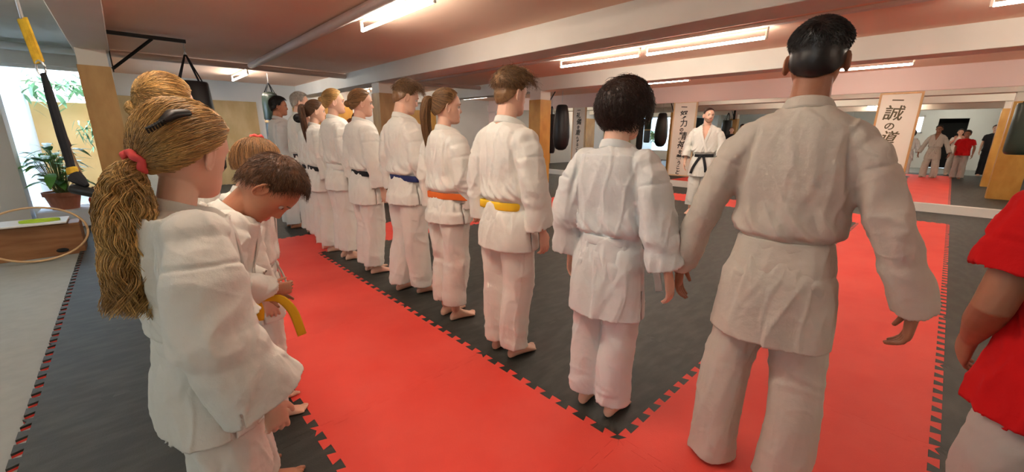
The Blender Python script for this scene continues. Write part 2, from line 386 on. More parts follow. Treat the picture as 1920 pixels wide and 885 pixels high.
# ------------------------------------------------------------------ jigsaw mats
def prof(n=9, a=.019):
    pts = []; p = 1/n
    for i in range(n):
        for s, o in ((.5-.17, -a), (.5-.29, a), (.5+.29, a), (.5+.17, -a)): pts.append(((i+s)*p, o))
    return pts
def tile_mesh(name, top, under, cutx=None):
    n, a, e = 9, .019, .0008; p = 1/n; polys = [[(a, a), (1-a, a), (1-a, 1-a), (a, 1-a)]]
    A, B = .33*p, .21*p
    for i in range(n):
        c = (i+.5)*p; c2 = i*p
        polys.append([(c-A/.33*.17, 1-a), (c+A/.33*.17, 1-a), (c+.29*p, 1+a-e), (c-.29*p, 1+a-e)])   # tongues of the upper edge
        polys.append([(1-a, c-.17*p), (1+a-e, c-.29*p), (1+a-e, c+.29*p), (1-a, c+.17*p)])
        if i:
            polys.append([(c2-A, -a+e), (c2+A, -a+e), (c2+B, a), (c2-B, a)])
            polys.append([(-a+e, c2+A), (-a+e, c2-A), (a, c2-B), (a, c2+B)])
    polys.append([(0, 0), (A, -a+e), (B, a), (a, a), (a, B), (-a+e, A)])
    polys.append([(1-A, 1-a), (1-a, 1-a), (1-a, 1-A), (1-e, 1-e)])
    polys.append([(1-A, -a+e), (1-e, 0), (1-a, A), (1-a, a), (1-B, a)])
    polys.append([(-a+e, 1-A), (a, 1-B), (a, 1-a), (A, 1-a), (0, 1-e)])
    if cutx is not None: polys = [[(min(x, cutx), y) for x, y in q] for q in polys if min(x for x, y in q) < cutx]
    V = []; F = []; mi = []
    for q in polys:
        k = len(V); m = len(q)
        for z in (0.0, -.011, FZ): V += [(x, y, z) for x, y in q]
        F += [tuple(range(k, k+m)), tuple(reversed(range(k+2*m, k+3*m)))]; mi += [0, 1]
        for L in range(2):
            for j in range(m):
                t = (j+1) % m; F.append((k+L*m+j, k+(L+1)*m+j, k+(L+1)*m+t, k+L*m+t)); mi.append(L)
    o = new_mesh_obj(name, V, F, [top, under], mi=mi); COL.objects.unlink(o); return o
tb = tile_mesh('floor_tile', M['mat_black'], M['mat_red']); tr = tile_mesh('floor_tile', M['mat_red'], M['mat_black']); tcut = tile_mesh('floor_tile', M['mat_black'], M['mat_red'], .26)
for i in range(-2, 10):
    for j in range(-4, 13):
        y0 = BY+j*T
        if y0 > FARY-.9 or (i < 0 and y0+1 > WY and False): continue
        ringx = i in (-1, 7); ringy = j in (-1, 4)
        red = (-1 <= i <= 7 and -1 <= j <= 4) and (ringx or ringy)
        src = tcut if i == 9 else (tr if red else tb)
        o = src.copy(); COL.objects.link(o); o.name = "foam_mat"; o.location = (AX+i*T, y0, 0)
        if red: tag(o, 'red jigsaw foam floor tile in the red border strip', 'mat', 'red foam tiles of the border')
        elif 0 <= i <= 6 and 0 <= j <= 3: tag(o, 'black jigsaw foam floor tile inside the red border', 'mat', 'black foam tiles inside the border')
        elif i < -1: tag(o, 'black jigsaw foam floor tile between red border and grey floor', 'mat', 'black foam tiles by the grey floor')
        elif i > 7: tag(o, 'black jigsaw foam floor tile at the foot of the mirror wall', 'mat', 'black foam tiles by the mirrors')
        elif j > 4: tag(o, 'black jigsaw foam floor tile beyond the far red strip', 'mat', 'black foam tiles at the far end')
        else: tag(o, 'black jigsaw foam floor tile right of the red border', 'mat', 'black foam tiles at the right')

# ------------------------------------------------------------------ posters
def poster(y0, y1, z0, z1, text, label, size, frame, ink, comma=True):
    x = WALLX-.016; r = empty('calligraphy_poster', (x, (y0+y1)/2, z0)); w = (y1-y0)/2; hh = z1-z0
    tag(r, label, 'poster', 'calligraphy posters on the mirror wall')
    G().box((-.016, -w+.018, .018), (-.004, w-.018, hh-.018)).obj('paper', M['paper'], r)
    g = G(); f = .034
    g.box((-.026, -w, 0), (0, w, f)); g.box((-.026, -w, hh-f), (0, w, hh)); g.box((-.026, -w, f), (0, -w+f, hh-f)); g.box((-.026, w-f, f), (0, w, hh-f))
    g.obj('frame', frame, r, bevel=.003)
    z = hh-.07; rng = random.Random(str(text))
    for ch, sz, dy in text:
        cu = bpy.data.curves.new('letter', 'FONT'); cu.body = ch; cu.size = sz*size; cu.align_x = 'CENTER'; cu.align_y = 'TOP'; cu.extrude = .0012
        cu.offset = .0035; cu.shear = rng.uniform(.0, .22); cu.resolution_u = 4
        to = bpy.data.objects.new('text', cu); COL.objects.link(to); bpy.context.view_layer.update()
        me = bpy.data.meshes.new_from_object(to.evaluated_get(bpy.context.evaluated_depsgraph_get())); bpy.data.objects.remove(to)
        o = bpy.data.objects.new('lettering', me); COL.objects.link(o)
        o.rotation_euler = (R(90), R(rng.uniform(-5, 9)), R(-90)); o.location = (-.0185, dy, z)
        me.materials.clear(); me.materials.append(ink); o.parent = r
        z -= sz*size*1.03 if ch != '、' else -sz*size*.02
    return r
K = lambda s: [(c, z, y) for c, z, y in s]
poster(8.05, 8.57, .26, 2.21, (('一', .7, .02), ('礼', 1, .02), ('儀', 1.05, .01), ('を', .7, .01), ('重', 1, .02), ('ん', .6, .03), ('ず', .6, .02), ('る', .6, .03), ('こ', .6, .03), ('と', .6, .03)),
       'narrow white calligraphy poster, leftmost of the three on the mirror wall', .185, M['frame_pale'], M['ink'])
poster(4.58, 5.20, .28, 2.19, (('一', .8, .03), ('努', 1.05, .02), ('力', 1, .0), ('の', .55, .03), ('精', 1.1, .0), ('神', 1.1, .0), ('を', .6, .02), ('養', .8, .03), ('う', .6, .02), ('こ', .55, .03), ('と', .7, .03)),
       'white calligraphy poster standing right behind the instructor', .20, M['frame_pale'], M['ink'])
poster(.50, 1.11, .28, 2.16, (('一', .85, .04), ('誠', 1.45, .05), ('の', .8, .06), ('道', 1.2, .04), ('を', .8, .04), ('守', 1.1, .02), ('る', .8, .04), ('こ', .7, .04), ('と', .7, .04)),
       'brown-framed calligraphy poster behind the tall man\'s shoulder', .20, M['frame_wood'], M['ink_brown'])

# ------------------------------------------------------------------ heavy bags
def heavy_bag(x, y, ztop, zbot, rad, m, label, straps=True, tape=None, hang=CEIL, flat=None, shape=None, strap_z=.26, rz=0.0):
    r = empty('punching_bag', (x, y, 0), rz); tag(r, label, 'punching bag')
    n = 28; a = np.linspace(0, 2*pi, n, endpoint=False); secs = []
    L = ztop-zbot
    pr = shape or [(0, .30), (.0, .8), (.015, .93), (.05, 1), (.4, 1.0), (.8, 1.02), (.93, 1), (.975, .9), (1, .72), (1, .2)]
    for t, k in pr: secs.append(np.stack([np.cos(a)*rad*k*(flat or 1), np.sin(a)*rad*k, np.full(n, ztop-t*L)], 1))
    G().loft(secs[::-1]).obj('bag_body', m, r, smooth=True)
    if straps:
        g = G()
        for k in range(4):
            b = pi/4+k*pi/2; g.tube([(cos(b)*rad*.9*(flat or 1), sin(b)*rad*.9, ztop-.03), (cos(b)*.012, sin(b)*.012, ztop+strap_z)], [(.016, .004)]*2, 8, (-sin(b), cos(b), 0))
        g.obj('strap', M['blackbelt'], r)
    g = G(); z = ztop+strap_z-.005
    while z < hang-.005:
        aa = np.linspace(0, 2*pi, 9)
        i = int(round(z*1000)) % 2
        g.tube([((cos(q)*.012 if i else 0), (0 if i else cos(q)*.012), z+.02+sin(q)*.02) for q in aa], [.003]*9, 6, (.3, .5, .7), ends=False); z += .033
    if g.n: g.obj('chain', M['metal'], r)
    if tape:
        secs = [np.stack([np.cos(a)*(rad*1.03)*(flat or 1), np.sin(a)*rad*1.03, np.full(n, zz)], 1) for zz in (ztop-tape, ztop-tape+.055)]
        G().loft(secs).obj('tape_band', M['tape'], r, smooth=True)
    return r
def bracket(x, y, z, L, label, drop=.42, sx=1):
    r = empty('bag_bracket', (x, y, z)); tag(r, label, 'bracket')
    G().box((0, -.02, -.022), (L*sx, .02, .022)).obj('bar', M['metal_dark'], r, bevel=.003)
    g = G().tube([(L*.55*sx, 0, -.02), (0, 0, -drop)], [(.017, .017)]*2, 4, (0, 1, 0)); g.obj('brace', M['metal_dark'], r)
    G().box((-.006 if sx > 0 else 0, -.05, -drop-.04), (.006, .05, .05)).obj('wall_plate', M['metal_dark'], r, bevel=.002)
    return r
bracket(.05, 7.35, 2.53, .78, 'black steel wall bracket on the pillar beside the plants', .42)
heavy_bag(.80, 7.35, 2.02, .78, .205, M['bag'], 'black heavy bag on the steel bracket behind the blonde girls', hang=2.51, strap_z=.34, shape=[(0, .3), (0, .95), (.02, 1.0), (.3, 1.1), (.8, 1.28), (.95, 1.25), (1, 1.0), (1, .2)])
heavy_bag(2.50, 10.45, 2.16, .95, .155, M['bag_grey'], 'green and slate heavy bag with tan tape, hanging by the far wall', straps=True, tape=.62, strap_z=.22)
gcap = G(); n = 28; a = np.linspace(0, 2*pi, n, endpoint=False)
gcap.loft([np.stack([2.5+np.cos(a)*.162*k, 10.45+np.sin(a)*.162*k, np.full(n, z)], 1) for z, k in ((1.62, 1.0), (1.63, 1.03), (1.95, 1.04), (2.1, .98), (2.17, .8), (2.2, .3))])
bagp = [o for o in COL.objects if o.name.startswith('punching_bag')][-1]
oc = gcap.obj('bag_sleeve', M['bag_green'], None, smooth=True); oc.data.transform(Matrix.Translation((-2.5, -10.45, 0))); oc.parent = bagp
bracket(7.41, 6.75, 2.42, .72, 'black steel bracket on the golden pillar near the mirrors', .5)
heavy_bag(8.14, 6.84, 2.06, .95, .205, M['bag'], 'black pear-shaped heavy bag hanging by the golden pillar', hang=2.40, strap_z=.05, straps=False, shape=[(0, .3), (.0, .5), (.03, .66), (.2, .85), (.45, 1.0), (.7, 1.04), (.88, .9), (.97, .62), (1, .3)])
heavy_bag(8.45, 7.45, 1.86, .84, .11, M['bag'], 'slim black punching bag hanging behind the pear-shaped bag', hang=CEIL, strap_z=.2)
heavy_bag(8.5, -.93, 2.02, 1.02, .19, M['bag_green'], 'dark green heavy bag reflected at the right edge of the mirror', hang=CEIL, strap_z=.2)

# ------------------------------------------------------------------ window corner
def leaf_geo(base, d, L, w, droop, up=(0, 0, 1), n=6):
    d = np.array(d, float); d /= np.linalg.norm(d); side = np.cross(d, up); side /= np.linalg.norm(side)+1e-9; V = []; F = []
    for i in range(n):
        t = i/(n-1); c = np.array(base)+d*L*t+np.array([0, 0, -droop*L*t*t]); ww = w*sin(pi*min(1, .08+t*.95))**.8
        V += [c-side*ww, c+np.array([0, 0, -.15*ww]), c+side*ww]
    for i in range(n-1):
        k = i*3; F += [(k, k+1, k+4, k+3), (k+1, k+2, k+5, k+4)]
    return V, F
def plant(name, x, y, z, kind, label, m, rng, pot=True, pr=.2, ph=.24):
    r = empty(name, (x, y, z)); tag(r, label, 'plant'); g = G(); s = G(); top = ph if pot else 0
    if pot:
        a = np.linspace(0, 2*pi, 28, endpoint=False)
        g2 = G().loft([np.stack([np.cos(a)*pr*k, np.sin(a)*pr*k, np.full(28, q)], 1) for q, k in ((0, .5), (0, .70), (ph*.75, .92), (ph*.76, 1.03), (ph, 1.05), (ph, .93), (ph*.9, .9), (ph*.9, .1))])
        g2.obj('pot', M['terracotta'], r, smooth=False)
        a = np.linspace(0, 2*pi, 28, endpoint=False)
        G().loft([np.stack([np.cos(a)*pr*k, np.sin(a)*pr*k, np.full(28, q)], 1) for q, k in ((ph*.86, .88), (ph*.93, .88), (ph*.95, .1))]).obj('soil', M['soil'], r)
    N = dict(bushy=70, palm=26, vine=150)[kind]
    for i in range(N):
        an = rng.uniform(0, 2*pi)
        if kind == 'bushy':
            h_ = rng.uniform(.12, .62); rr = rng.uniform(.02, .22); b = (cos(an)*rr*.3, sin(an)*rr*.3, top-.03); e = (cos(an)*rr, sin(an)*rr, top+h_)
            s.tube([b, ((b[0]+e[0])/2, (b[1]+e[1])/2, top+h_*.6), e], [.004]*3, 5, (1, 0, 0), ends=False)
            g.add(*leaf_geo(e, (cos(an), sin(an), rng.uniform(-.1, .8)), rng.uniform(.18, .34), rng.uniform(.035, .07), rng.uniform(.2, .8)))
        elif kind == 'palm':
            st = (cos(an)*.02, sin(an)*.02, top+.4+rng.uniform(0, .35)); g.add(*leaf_geo(st, (cos(an), sin(an), rng.uniform(.2, 1.3)), rng.uniform(.35, .55), .014, rng.uniform(.2, .7)))
        else:
            c = (rng.uniform(-.75, .75), rng.gauss(0, .12), rng.gauss(0, .16)); g.add(*leaf_geo(c, (cos(an), sin(an)*.5, rng.uniform(-.6, .3)), rng.uniform(.16, .30), rng.uniform(.03, .06), .5))
    if kind == 'palm': s.tube([(0, 0, top-.02), (.01, 0, top+.4), (0, 0, top+.75)], [.02, .017, .012], 8)
    if kind == 'vine': s.tube([(-.8, 0, .0), (-.3, .05, .06), (.2, -.05, 0), (.8, 0, .04)], [.012]*4, 8, (0, 0, 1))
    g.obj('foliage', m, r); 
    s.obj('stem', M['stem'], r)
    return r
rg = random.Random(11)
plant('potted_plant', -.78, 8.75, .24, 'bushy', 'leafy green plant in a terracotta pot by the window', M['leaf'], rg, pr=.2, ph=.25)
plant('potted_palm', -.85, 9.28, .12, 'palm', 'spiky pale palm behind the terracotta pot', M['leaf_pale'], rg, pr=.15, ph=.22)
plant('climbing_plant', -.95, 13.3, 2.28, 'vine', 'pale climbing leaves on top of the ochre courtyard wall', M['leaf_pale'], rg, pot=False)
plant('climbing_plant', -.35, 11.6, 1.35, 'vine', 'grey-green hanging leaves in front of the ochre courtyard wall', M['leaf_pale'], rg, pot=False).scale = (.35, 1, .8)
tag(G().box((-1.05, 8.45, 0.0), (-.30, 9.1, .24)).obj('planter_shelf', M['blue_white'], bevel=.01), 'low white shelf under the potted plant', 'shelf')
# plyo box, board, hoop
r = empty('plyo_box', (-.83, 6.83, FZ)); tag(r, 'brown plywood jump box leaning beside the grey floor', 'box')
g = G(); g.box((-.36, -.15, 0), (.30, .17, .36)); o = g.obj('box_shell', M['box_wood'], r, bevel=.006)
g = G(); g.tube([(.12, -.1505, .06), (.12, -.152, .06)], [(.05, .025)]*2, 16, (1, 0, 0)); g.obj('hand_hole', M['dark_void'], r)
tag(G().box((-1.30, 6.62, FZ+.372), (-.62, 7.05, FZ+.39)).obj('white_board', M['fixture'], bevel=.003), 'thin white board lying on the plywood box', 'board')
a = np.linspace(0, 2*pi, 40, endpoint=False)
g = G().tube([(-.83+cos(q)*.15, 6.8+sin(q)*.06, FZ+.40) for q in np.linspace(0, 2*pi, 25)], [(.016, .006)]*25, 8, (0, 0, 1), ends=False)
tag(g.obj('resistance_band', M['lime'], smooth=True), 'lime green rubber band lying on the white board', 'band')
hp = []
for q in np.linspace(0, 2*pi, 49):
    hp.append((-.86+cos(q)*.395, 6.50+(-.04)+.20*(sin(q)*.5+.5), FZ+.018+.275+sin(q)*.275))
tag(G().tube(hp, [(.016, .011)]*49, 10, (0, 1, 0), ends=False).obj('wooden_hoop', M['hoop'], smooth=True), 'pale bent-wood hoop leaning on the plywood box', 'hoop')
g = G().ball((-1.27, 6.72, FZ+.435), (.07, .06, .045)); tag(g.obj('red_ball', M['red_plastic'], smooth=True), 'small red ball at the left end of the white board', 'ball')
g = G().ball((-1.32, 6.95, FZ+.455), (.11, .09, .065)); tag(g.obj('green_cushion', M['green_cloth'], smooth=True), 'sea green cushion at the left picture edge', 'cushion')
r = empty('storage_crate', (-1.62, 7.2, FZ)); tag(r, 'dark red crate behind the green cushion', 'crate')
g = G().box((-.28, -.2, 0), (.14, .2, .75)); g.obj('crate_body', mat('dark_red_board', (.16, .03, .02), .6), r, bevel=.01)
# pole with grip
r = empty('wooden_staff', (-.42, 7.6, FZ)); tag(r, 'thin wooden staff with a brown grip leaning by the pillar', 'staff')
G().tube([(.06, 0, .02), (-.14, .28, 1.35)], [.014, .014], 10, (1, 0, 0)).obj('shaft', M['hoop'], r, smooth=True)
G().tube([(-.115, .245, 1.18), (-.15, .294, 1.42)], [.03, .03], 12, (1, 0, 0)).obj('grip', M['brown_grip'], r, smooth=True)
# red kettlebell on the shelf
r = empty('kettlebell', (-.42, 8.7, .24)); tag(r, 'red kettlebell with dark handle beside the plant pot', 'kettlebell')
a = np.linspace(0, 2*pi, 20, endpoint=False)
G().loft([np.stack([np.cos(a)*k, np.sin(a)*k, np.full(20, z)], 1) for z, k in ((0, .05), (0, .085), (.05, .11), (.11, .115), (.17, .09), (.2, .06), (.2, .02))]).obj('weight', M['red_plastic'], r, smooth=True)
G().tube([(-.06, 0, .17), (-.075, 0, .24), (-.04, 0, .29), (.04, 0, .29), (.075, 0, .24), (.06, 0, .17)], [.011]*6, 10, (0, 1, 0)).obj('handle', M['brown_grip'], r, smooth=True)

# suspension strap in front
def lerp(a, b, t): return tuple(a[i]+(b[i]-a[i])*t for i in range(3))
S0, S1, S2, S3, S4, S5 = (-.262, 2.96, 2.56), (-.235, 2.86, 1.83), (-.212, 2.78, 1.645), (-.208, 2.765, 1.60), (-.185, 2.60, 1.17), (-.15, 2.55, 1.13)
r = empty('suspension_trainer', S0); tag(r, 'hanging suspension trainer with yellow and black straps at the far left', 'suspension trainer')
def rel(p): return (p[0]-S0[0], p[1]-S0[1], p[2]-S0[2])
cv = (.8, -.55, 0)
G().tube([rel(S0), rel(S1)], [(.007, .007)]*2, 8, cv).obj('steel_rod', M['metal'], r, smooth=True)
G().tube([rel(S1), rel(lerp(S1, S2, .5)), rel(S2)], [(.021, .004)]*3, 8, cv).obj('yellow_strap', M['yellow_web'], r)
G().tube([rel((S2[0]+cos(q)*.017*.8, S2[1]-cos(q)*.017*.55, (S2[2]+S3[2])/2+sin(q)*.032)) for q in np.linspace(0, 2*pi, 17)], [.004]*17, 8, (.3, .3, 1), ends=False).obj('carabiner', M['metal'], r, smooth=True)
G().tube([rel(S3), rel(lerp(S3, S4, .2)), rel(lerp(S3, S4, .6)), rel(S4)], [(.012, .005), (.018, .008), (.021, .010), (.016, .008)], 8, cv).obj('black_strap', M['blackbelt'], r)
G().tube([rel(lerp(S3, S4, .93)), rel(lerp(S3, S4, .975))], [(.024, .011)]*2, 8, cv).obj('buckle', M['yellow_web'], r)
G().tube([rel(lerp(S3, S4, 1.0)), rel(lerp(S4, S5, .6)), rel((S5[0], S5[1], S5[2]-.0))], [(.03, .014), (.022, .012), (.01, .01)], 8, cv).obj('keeper', M['blackbelt'], r)
G().tube([rel((S5[0]-.045, S5[1]+.03, S5[2]-.03+.015)), rel((S5[0]+.045, S5[1]-.03, S5[2]-.03-.015))], [.021, .021], 14, (0, 0, 1)).obj('handle', M['bag'], r, smooth=True)

# ------------------------------------------------------------------ light
w = bpy.data.worlds.new('sky'); SC.world = w; w.use_nodes = True
bg = w.node_tree.nodes['Background']; bg.inputs[0].default_value = (.74, .86, 1.0, 1); bg.inputs[1].default_value = 3.2
SC.view_settings.view_transform = 'Standard'; SC.view_settings.look = 'None'; SC.view_settings.gamma = 1; SC.view_settings.use_curve_mapping = False
SC.view_settings.exposure = 1.6

# ------------------------------------------------------------------ people
from mathutils.bvhtree import BVHTree
HC = np.array((-.008, 0, .130)); HA = np.array((.098, .076, .095))
def sup(n, hw, xf, xb, z, e=2.2, y0=0):
    a = np.linspace(0, 2*pi, n, endpoint=False); c, s = np.cos(a), np.sin(a); k = 2/e
    return np.stack([(xf+xb)/2+(xf-xb)/2*np.sign(c)*np.abs(c)**k, y0+hw*np.sign(s)*np.abs(s)**k, np.full(n, z)], 1)
def tint(zs, z, *cols): return [np.interp(z, zs, c) for c in cols]
def head_geo(fem=False):
    zt = [-.004, 0, .010, .025, .045, .065, .085, .105, .130]
    xf = [.055, .070, .080, .084, .0835, .082, .083, .085, .090]; xb = [.03, .015, -.005, -.035, -.060, -.082, -.097, -.104, -.106]; hw = [.012, .026, .039, .050, .058, .065, .070, .073, .076]
    if fem: xf = [x-.001 for x in xf]; hw = [.010, .022, .034, .045, .055, .063, .069, .073, .076]
    zz = np.concatenate([np.linspace(-.004, .13, 40), .13+.095*np.sin(np.linspace(0, pi/2*.97, 22))[1:]]); secs = []
    for z in zz:
        if z <= .13: a, b, c = tint(zt, z, xf, xb, hw)
        else: k = math.sqrt(max(0, 1-((z-.13)/.095)**2)); a, b, c = HC[0]+.098*k, HC[0]-.098*k, .076*k
        secs.append(sup(72, c, a, b, z, 2.15))
    g = G().loft(secs); V = g.V[0]; x, y, z = V[:, 0], V[:, 1], V[:, 2]; ay = np.abs(y); f = ss(.02, .06, x)
    wn = np.interp(z, [.068, .08, .1, .12], [.016, .014, .008, .007])
    d = np.interp(z, [.066, .073, .082, .10, .116, .128], [0, .017, .023, .013, .005, 0])*gauss(y, wn)
    d -= .012*gauss(ay-.031, .015)*gauss(z-.112, .012); d += .005*gauss(ay-.026, .022)*gauss(z-.131, .008)
    d += .0065*gauss(y, .021)*(gauss(z-.053, .0045)+gauss(z-.042, .005))-.003*gauss(y, .022)*gauss(z-.0475, .0022); d -= .003*gauss(y, .02)*gauss(z-.031, .006)
    d += .004*gauss(y, .02)*gauss(z-.014, .012); d -= .004*gauss(ay-.045, .014)*gauss(z-.06, .02)
    V[:, 0] += d*f
    for s in (-1, 1):
        e = G(); rr = rotm('Z', s*R(-24))@rotm('Y', R(10)); q = np.linspace(0, 2*pi, 20)
        e.ball((0, 0, 0), (.014, .0045, .026), 14, 8)
        ring = [(cos(t)*.016-.001, s*.004, sin(t)*.029-(0.004 if sin(t) < 0 else 0)) for t in q]; e.tube(ring, [.0042]*20, 8, (0, 1, 0), ends=False)
        v, fc = e.data(); g.add(v@rr.T+np.array((-.012, s*.079, .104)), fc)
    return g
def frame(o, d, t, nrm):
    D = np.array(d, float); D /= np.linalg.norm(D); Tt = np.array(t, float); Tt -= D*(Tt@D); Tt /= np.linalg.norm(Tt); N = np.array(nrm, float); N -= D*(N@D); N -= Tt*(N@Tt); N /= np.linalg.norm(N)
    Mx = np.stack([D, Tt, N]); return lambda P: np.asarray(o)+np.asarray(P, float)@Mx
def add_hand(g, o, d, t, nrm, sc=1.0, curl=.35, spread=1.0):
    fr = frame(o, d, t, nrm); h = G(); a = np.linspace(0, 2*pi, 16, endpoint=False)
    secs = []
    for x, w, th, off in ((-.03, .026, .021, 0), (0, .027, .019, 0), (.025, .034, .018, .003), (.06, .041, .0155, .002), (.088, .042, .013, 0), (.100, .038, .009, -.001)):
        secs.append(np.stack([np.full(16, x), np.cos(a)*w+off, np.sin(a)*th], 1))
    h.loft(secs[::-1])
    for i, (tt, L, r) in enumerate(((.030, .074, .0088), (.0105, .083, .0088), (-.0095, .077, .0084), (-.029, .060, .0076))):
        sp = (1.5-i)*.055*spread; c = curl*(1+.18*i); P = [np.array((.086, tt, 0))]; an = c*.5
        for k, f in enumerate((.44, .31, .25)):
            P.append(P[-1]+L*f*np.array((cos(an)*cos(sp), sin(sp), sin(an)))); an += c*(.9 if k == 0 else .6)
        h.tube(P, [r*1.06, r, r*.93, r*.8], 10, (0, 0, 1))
    P = [np.array(p) for p in ((.018, .022, .004), (.045, .050, .014), (.072, .062, .020), (.096, .066, .030))]
    h.tube(P, [.0135, .0115, .0098, .008], 10, (0, 0, 1))
    v, f = h.data(); g.add(fr(v*sc), f)
def add_foot(g, x, y, ang, sc=1.0):
    f = G(); a = np.linspace(0, 2*pi, 20, endpoint=False); secs = []
    for X, w, z, o in ((-.062, .012, .030, 0), (-.055, .025, .045, 0), (-.035, .032, .068, 0), (-.005, .034, .092, 0), (.03, .036, .086, 0), (.065, .040, .062, .002), (.10, .045, .044, .002), (.130, .046, .031, .001), (.148, .042, .022, .0)):
        s = np.sin(a); secs.append(np.stack([np.full(20, X), o+w*np.cos(a), z/2+z/2*np.sign(s)*np.abs(s)**.8], 1))
    f.loft(secs[::-1])
    sgn = 1 if y > 0 else -1
    for k, (yy, L, r) in enumerate(((-.031, .042, .0125), (-.009, .042, .0088), (.008, .037, .0084), (.023, .031, .008), (.037, .024, .0075))):
        f.tube([(.135-.006*k, yy*sgn, .014), (.135-.006*k+L*.6, yy*sgn, .016), (.135-.006*k+L, yy*sgn, .0105)], [r, r, r*.9], 10, (0, 0, 1))
    v, fc = f.data(); v = v@rotm('Z', ang).T*sc; v[:, 2] = np.maximum(v[:, 2], .001); g.add(v+np.array((x, y, 0)), fc)
def bend_fn(ang, z0=.93, z1=1.42, yaw=0):
    if not ang: return lambda P: P
    zz = np.linspace(z0, z1+1, 200); th = ang*ss(z0, z1, zz); dz = zz[1]-zz[0]
    cx = np.concatenate([[0], np.cumsum(np.sin(th))[:-1]*dz]); cz = z0+np.concatenate([[0], np.cumsum(np.cos(th))[:-1]*dz])
    def f(P):
        P = np.array(P, float); z = P[:, 2]; m = z > z0; t = np.interp(z, zz, th); X = np.interp(z, zz, cx)+P[:, 0]*np.cos(t); Z = np.interp(z, zz, cz)-P[:, 0]*np.sin(t)
        Q = P.copy(); Q[m, 0] = X[m]; Q[m, 2] = Z[m]; return Q
    return f
def strands(paths, r, taper=.35):
    P = np.asarray(paths, float); N, K, _ = P.shape; T = np.gradient(P, axis=1); T /= np.linalg.norm(T, axis=2, keepdims=True)+1e-9
    rf = _rng.randn(N, 1, 3); U = np.cross(T, rf); U /= np.linalg.norm(U, axis=2, keepdims=True)+1e-9; W = np.cross(T, U)
    rad = (r*np.linspace(1, taper, K))[None, :, None]*(.7+.6*_rng.rand(N, 1, 1)); V = np.stack([P+(cos(q)*U+sin(q)*W)*rad for q in (0, 2.1, 4.2)], 2).reshape(-1, 3)
    b = (np.arange(N)[:, None]*K+np.arange(K-1)[None, :]).ravel()*3; F = np.concatenate([np.stack([b+i, b+(i+1) % 3, b+3+(i+1) % 3, b+3+i], 1) for i in range(3)])
    return V, F
HL = dict(short=([0, 35, 55, 72, 84, 96, 112, 140, 180], [42, 38, 30, 2, -6, -6, -24, -38, -42]),
          fade=([0, 35, 55, 72, 84, 96, 112, 140, 180], [42, 38, 30, 0, -6, -6, -26, -44, -50]),
          pulled=([0, 35, 60, 76, 86, 100, 115, 140, 180], [44, 38, 22, 4, -4, -10, -26, -42, -46]),
          bob=([0, 35, 60, 75, 90, 110, 140, 180], [24, 16, -6, -30, -40, -50, -58, -60]))
def ell(d, th): return HC+d/np.sqrt(((d/(HA+np.asarray(th)[..., None]))**2).sum(-1, keepdims=True))
def dirv(az, el): return np.stack([np.cos(el)*np.cos(az), np.cos(el)*np.sin(az), np.sin(el)], -1)
def hair_th(style, az, el, k):
    a = np.degrees(np.abs(az)); e = np.degrees(el); lo = .011*ss(4, -42, e)
    if style == 'short': return k*(.007+.014*ss(-10, 55, e))+lo
    if style == 'fade': return .0022+k*.020*ss(-2, 42, e)+lo
    if style == 'pulled': return k*(.009+.004*ss(-20, 60, e))+lo*.7
    return k*(.022+.012*ss(-50, 10, e)*ss(200, 60, a)+.006)
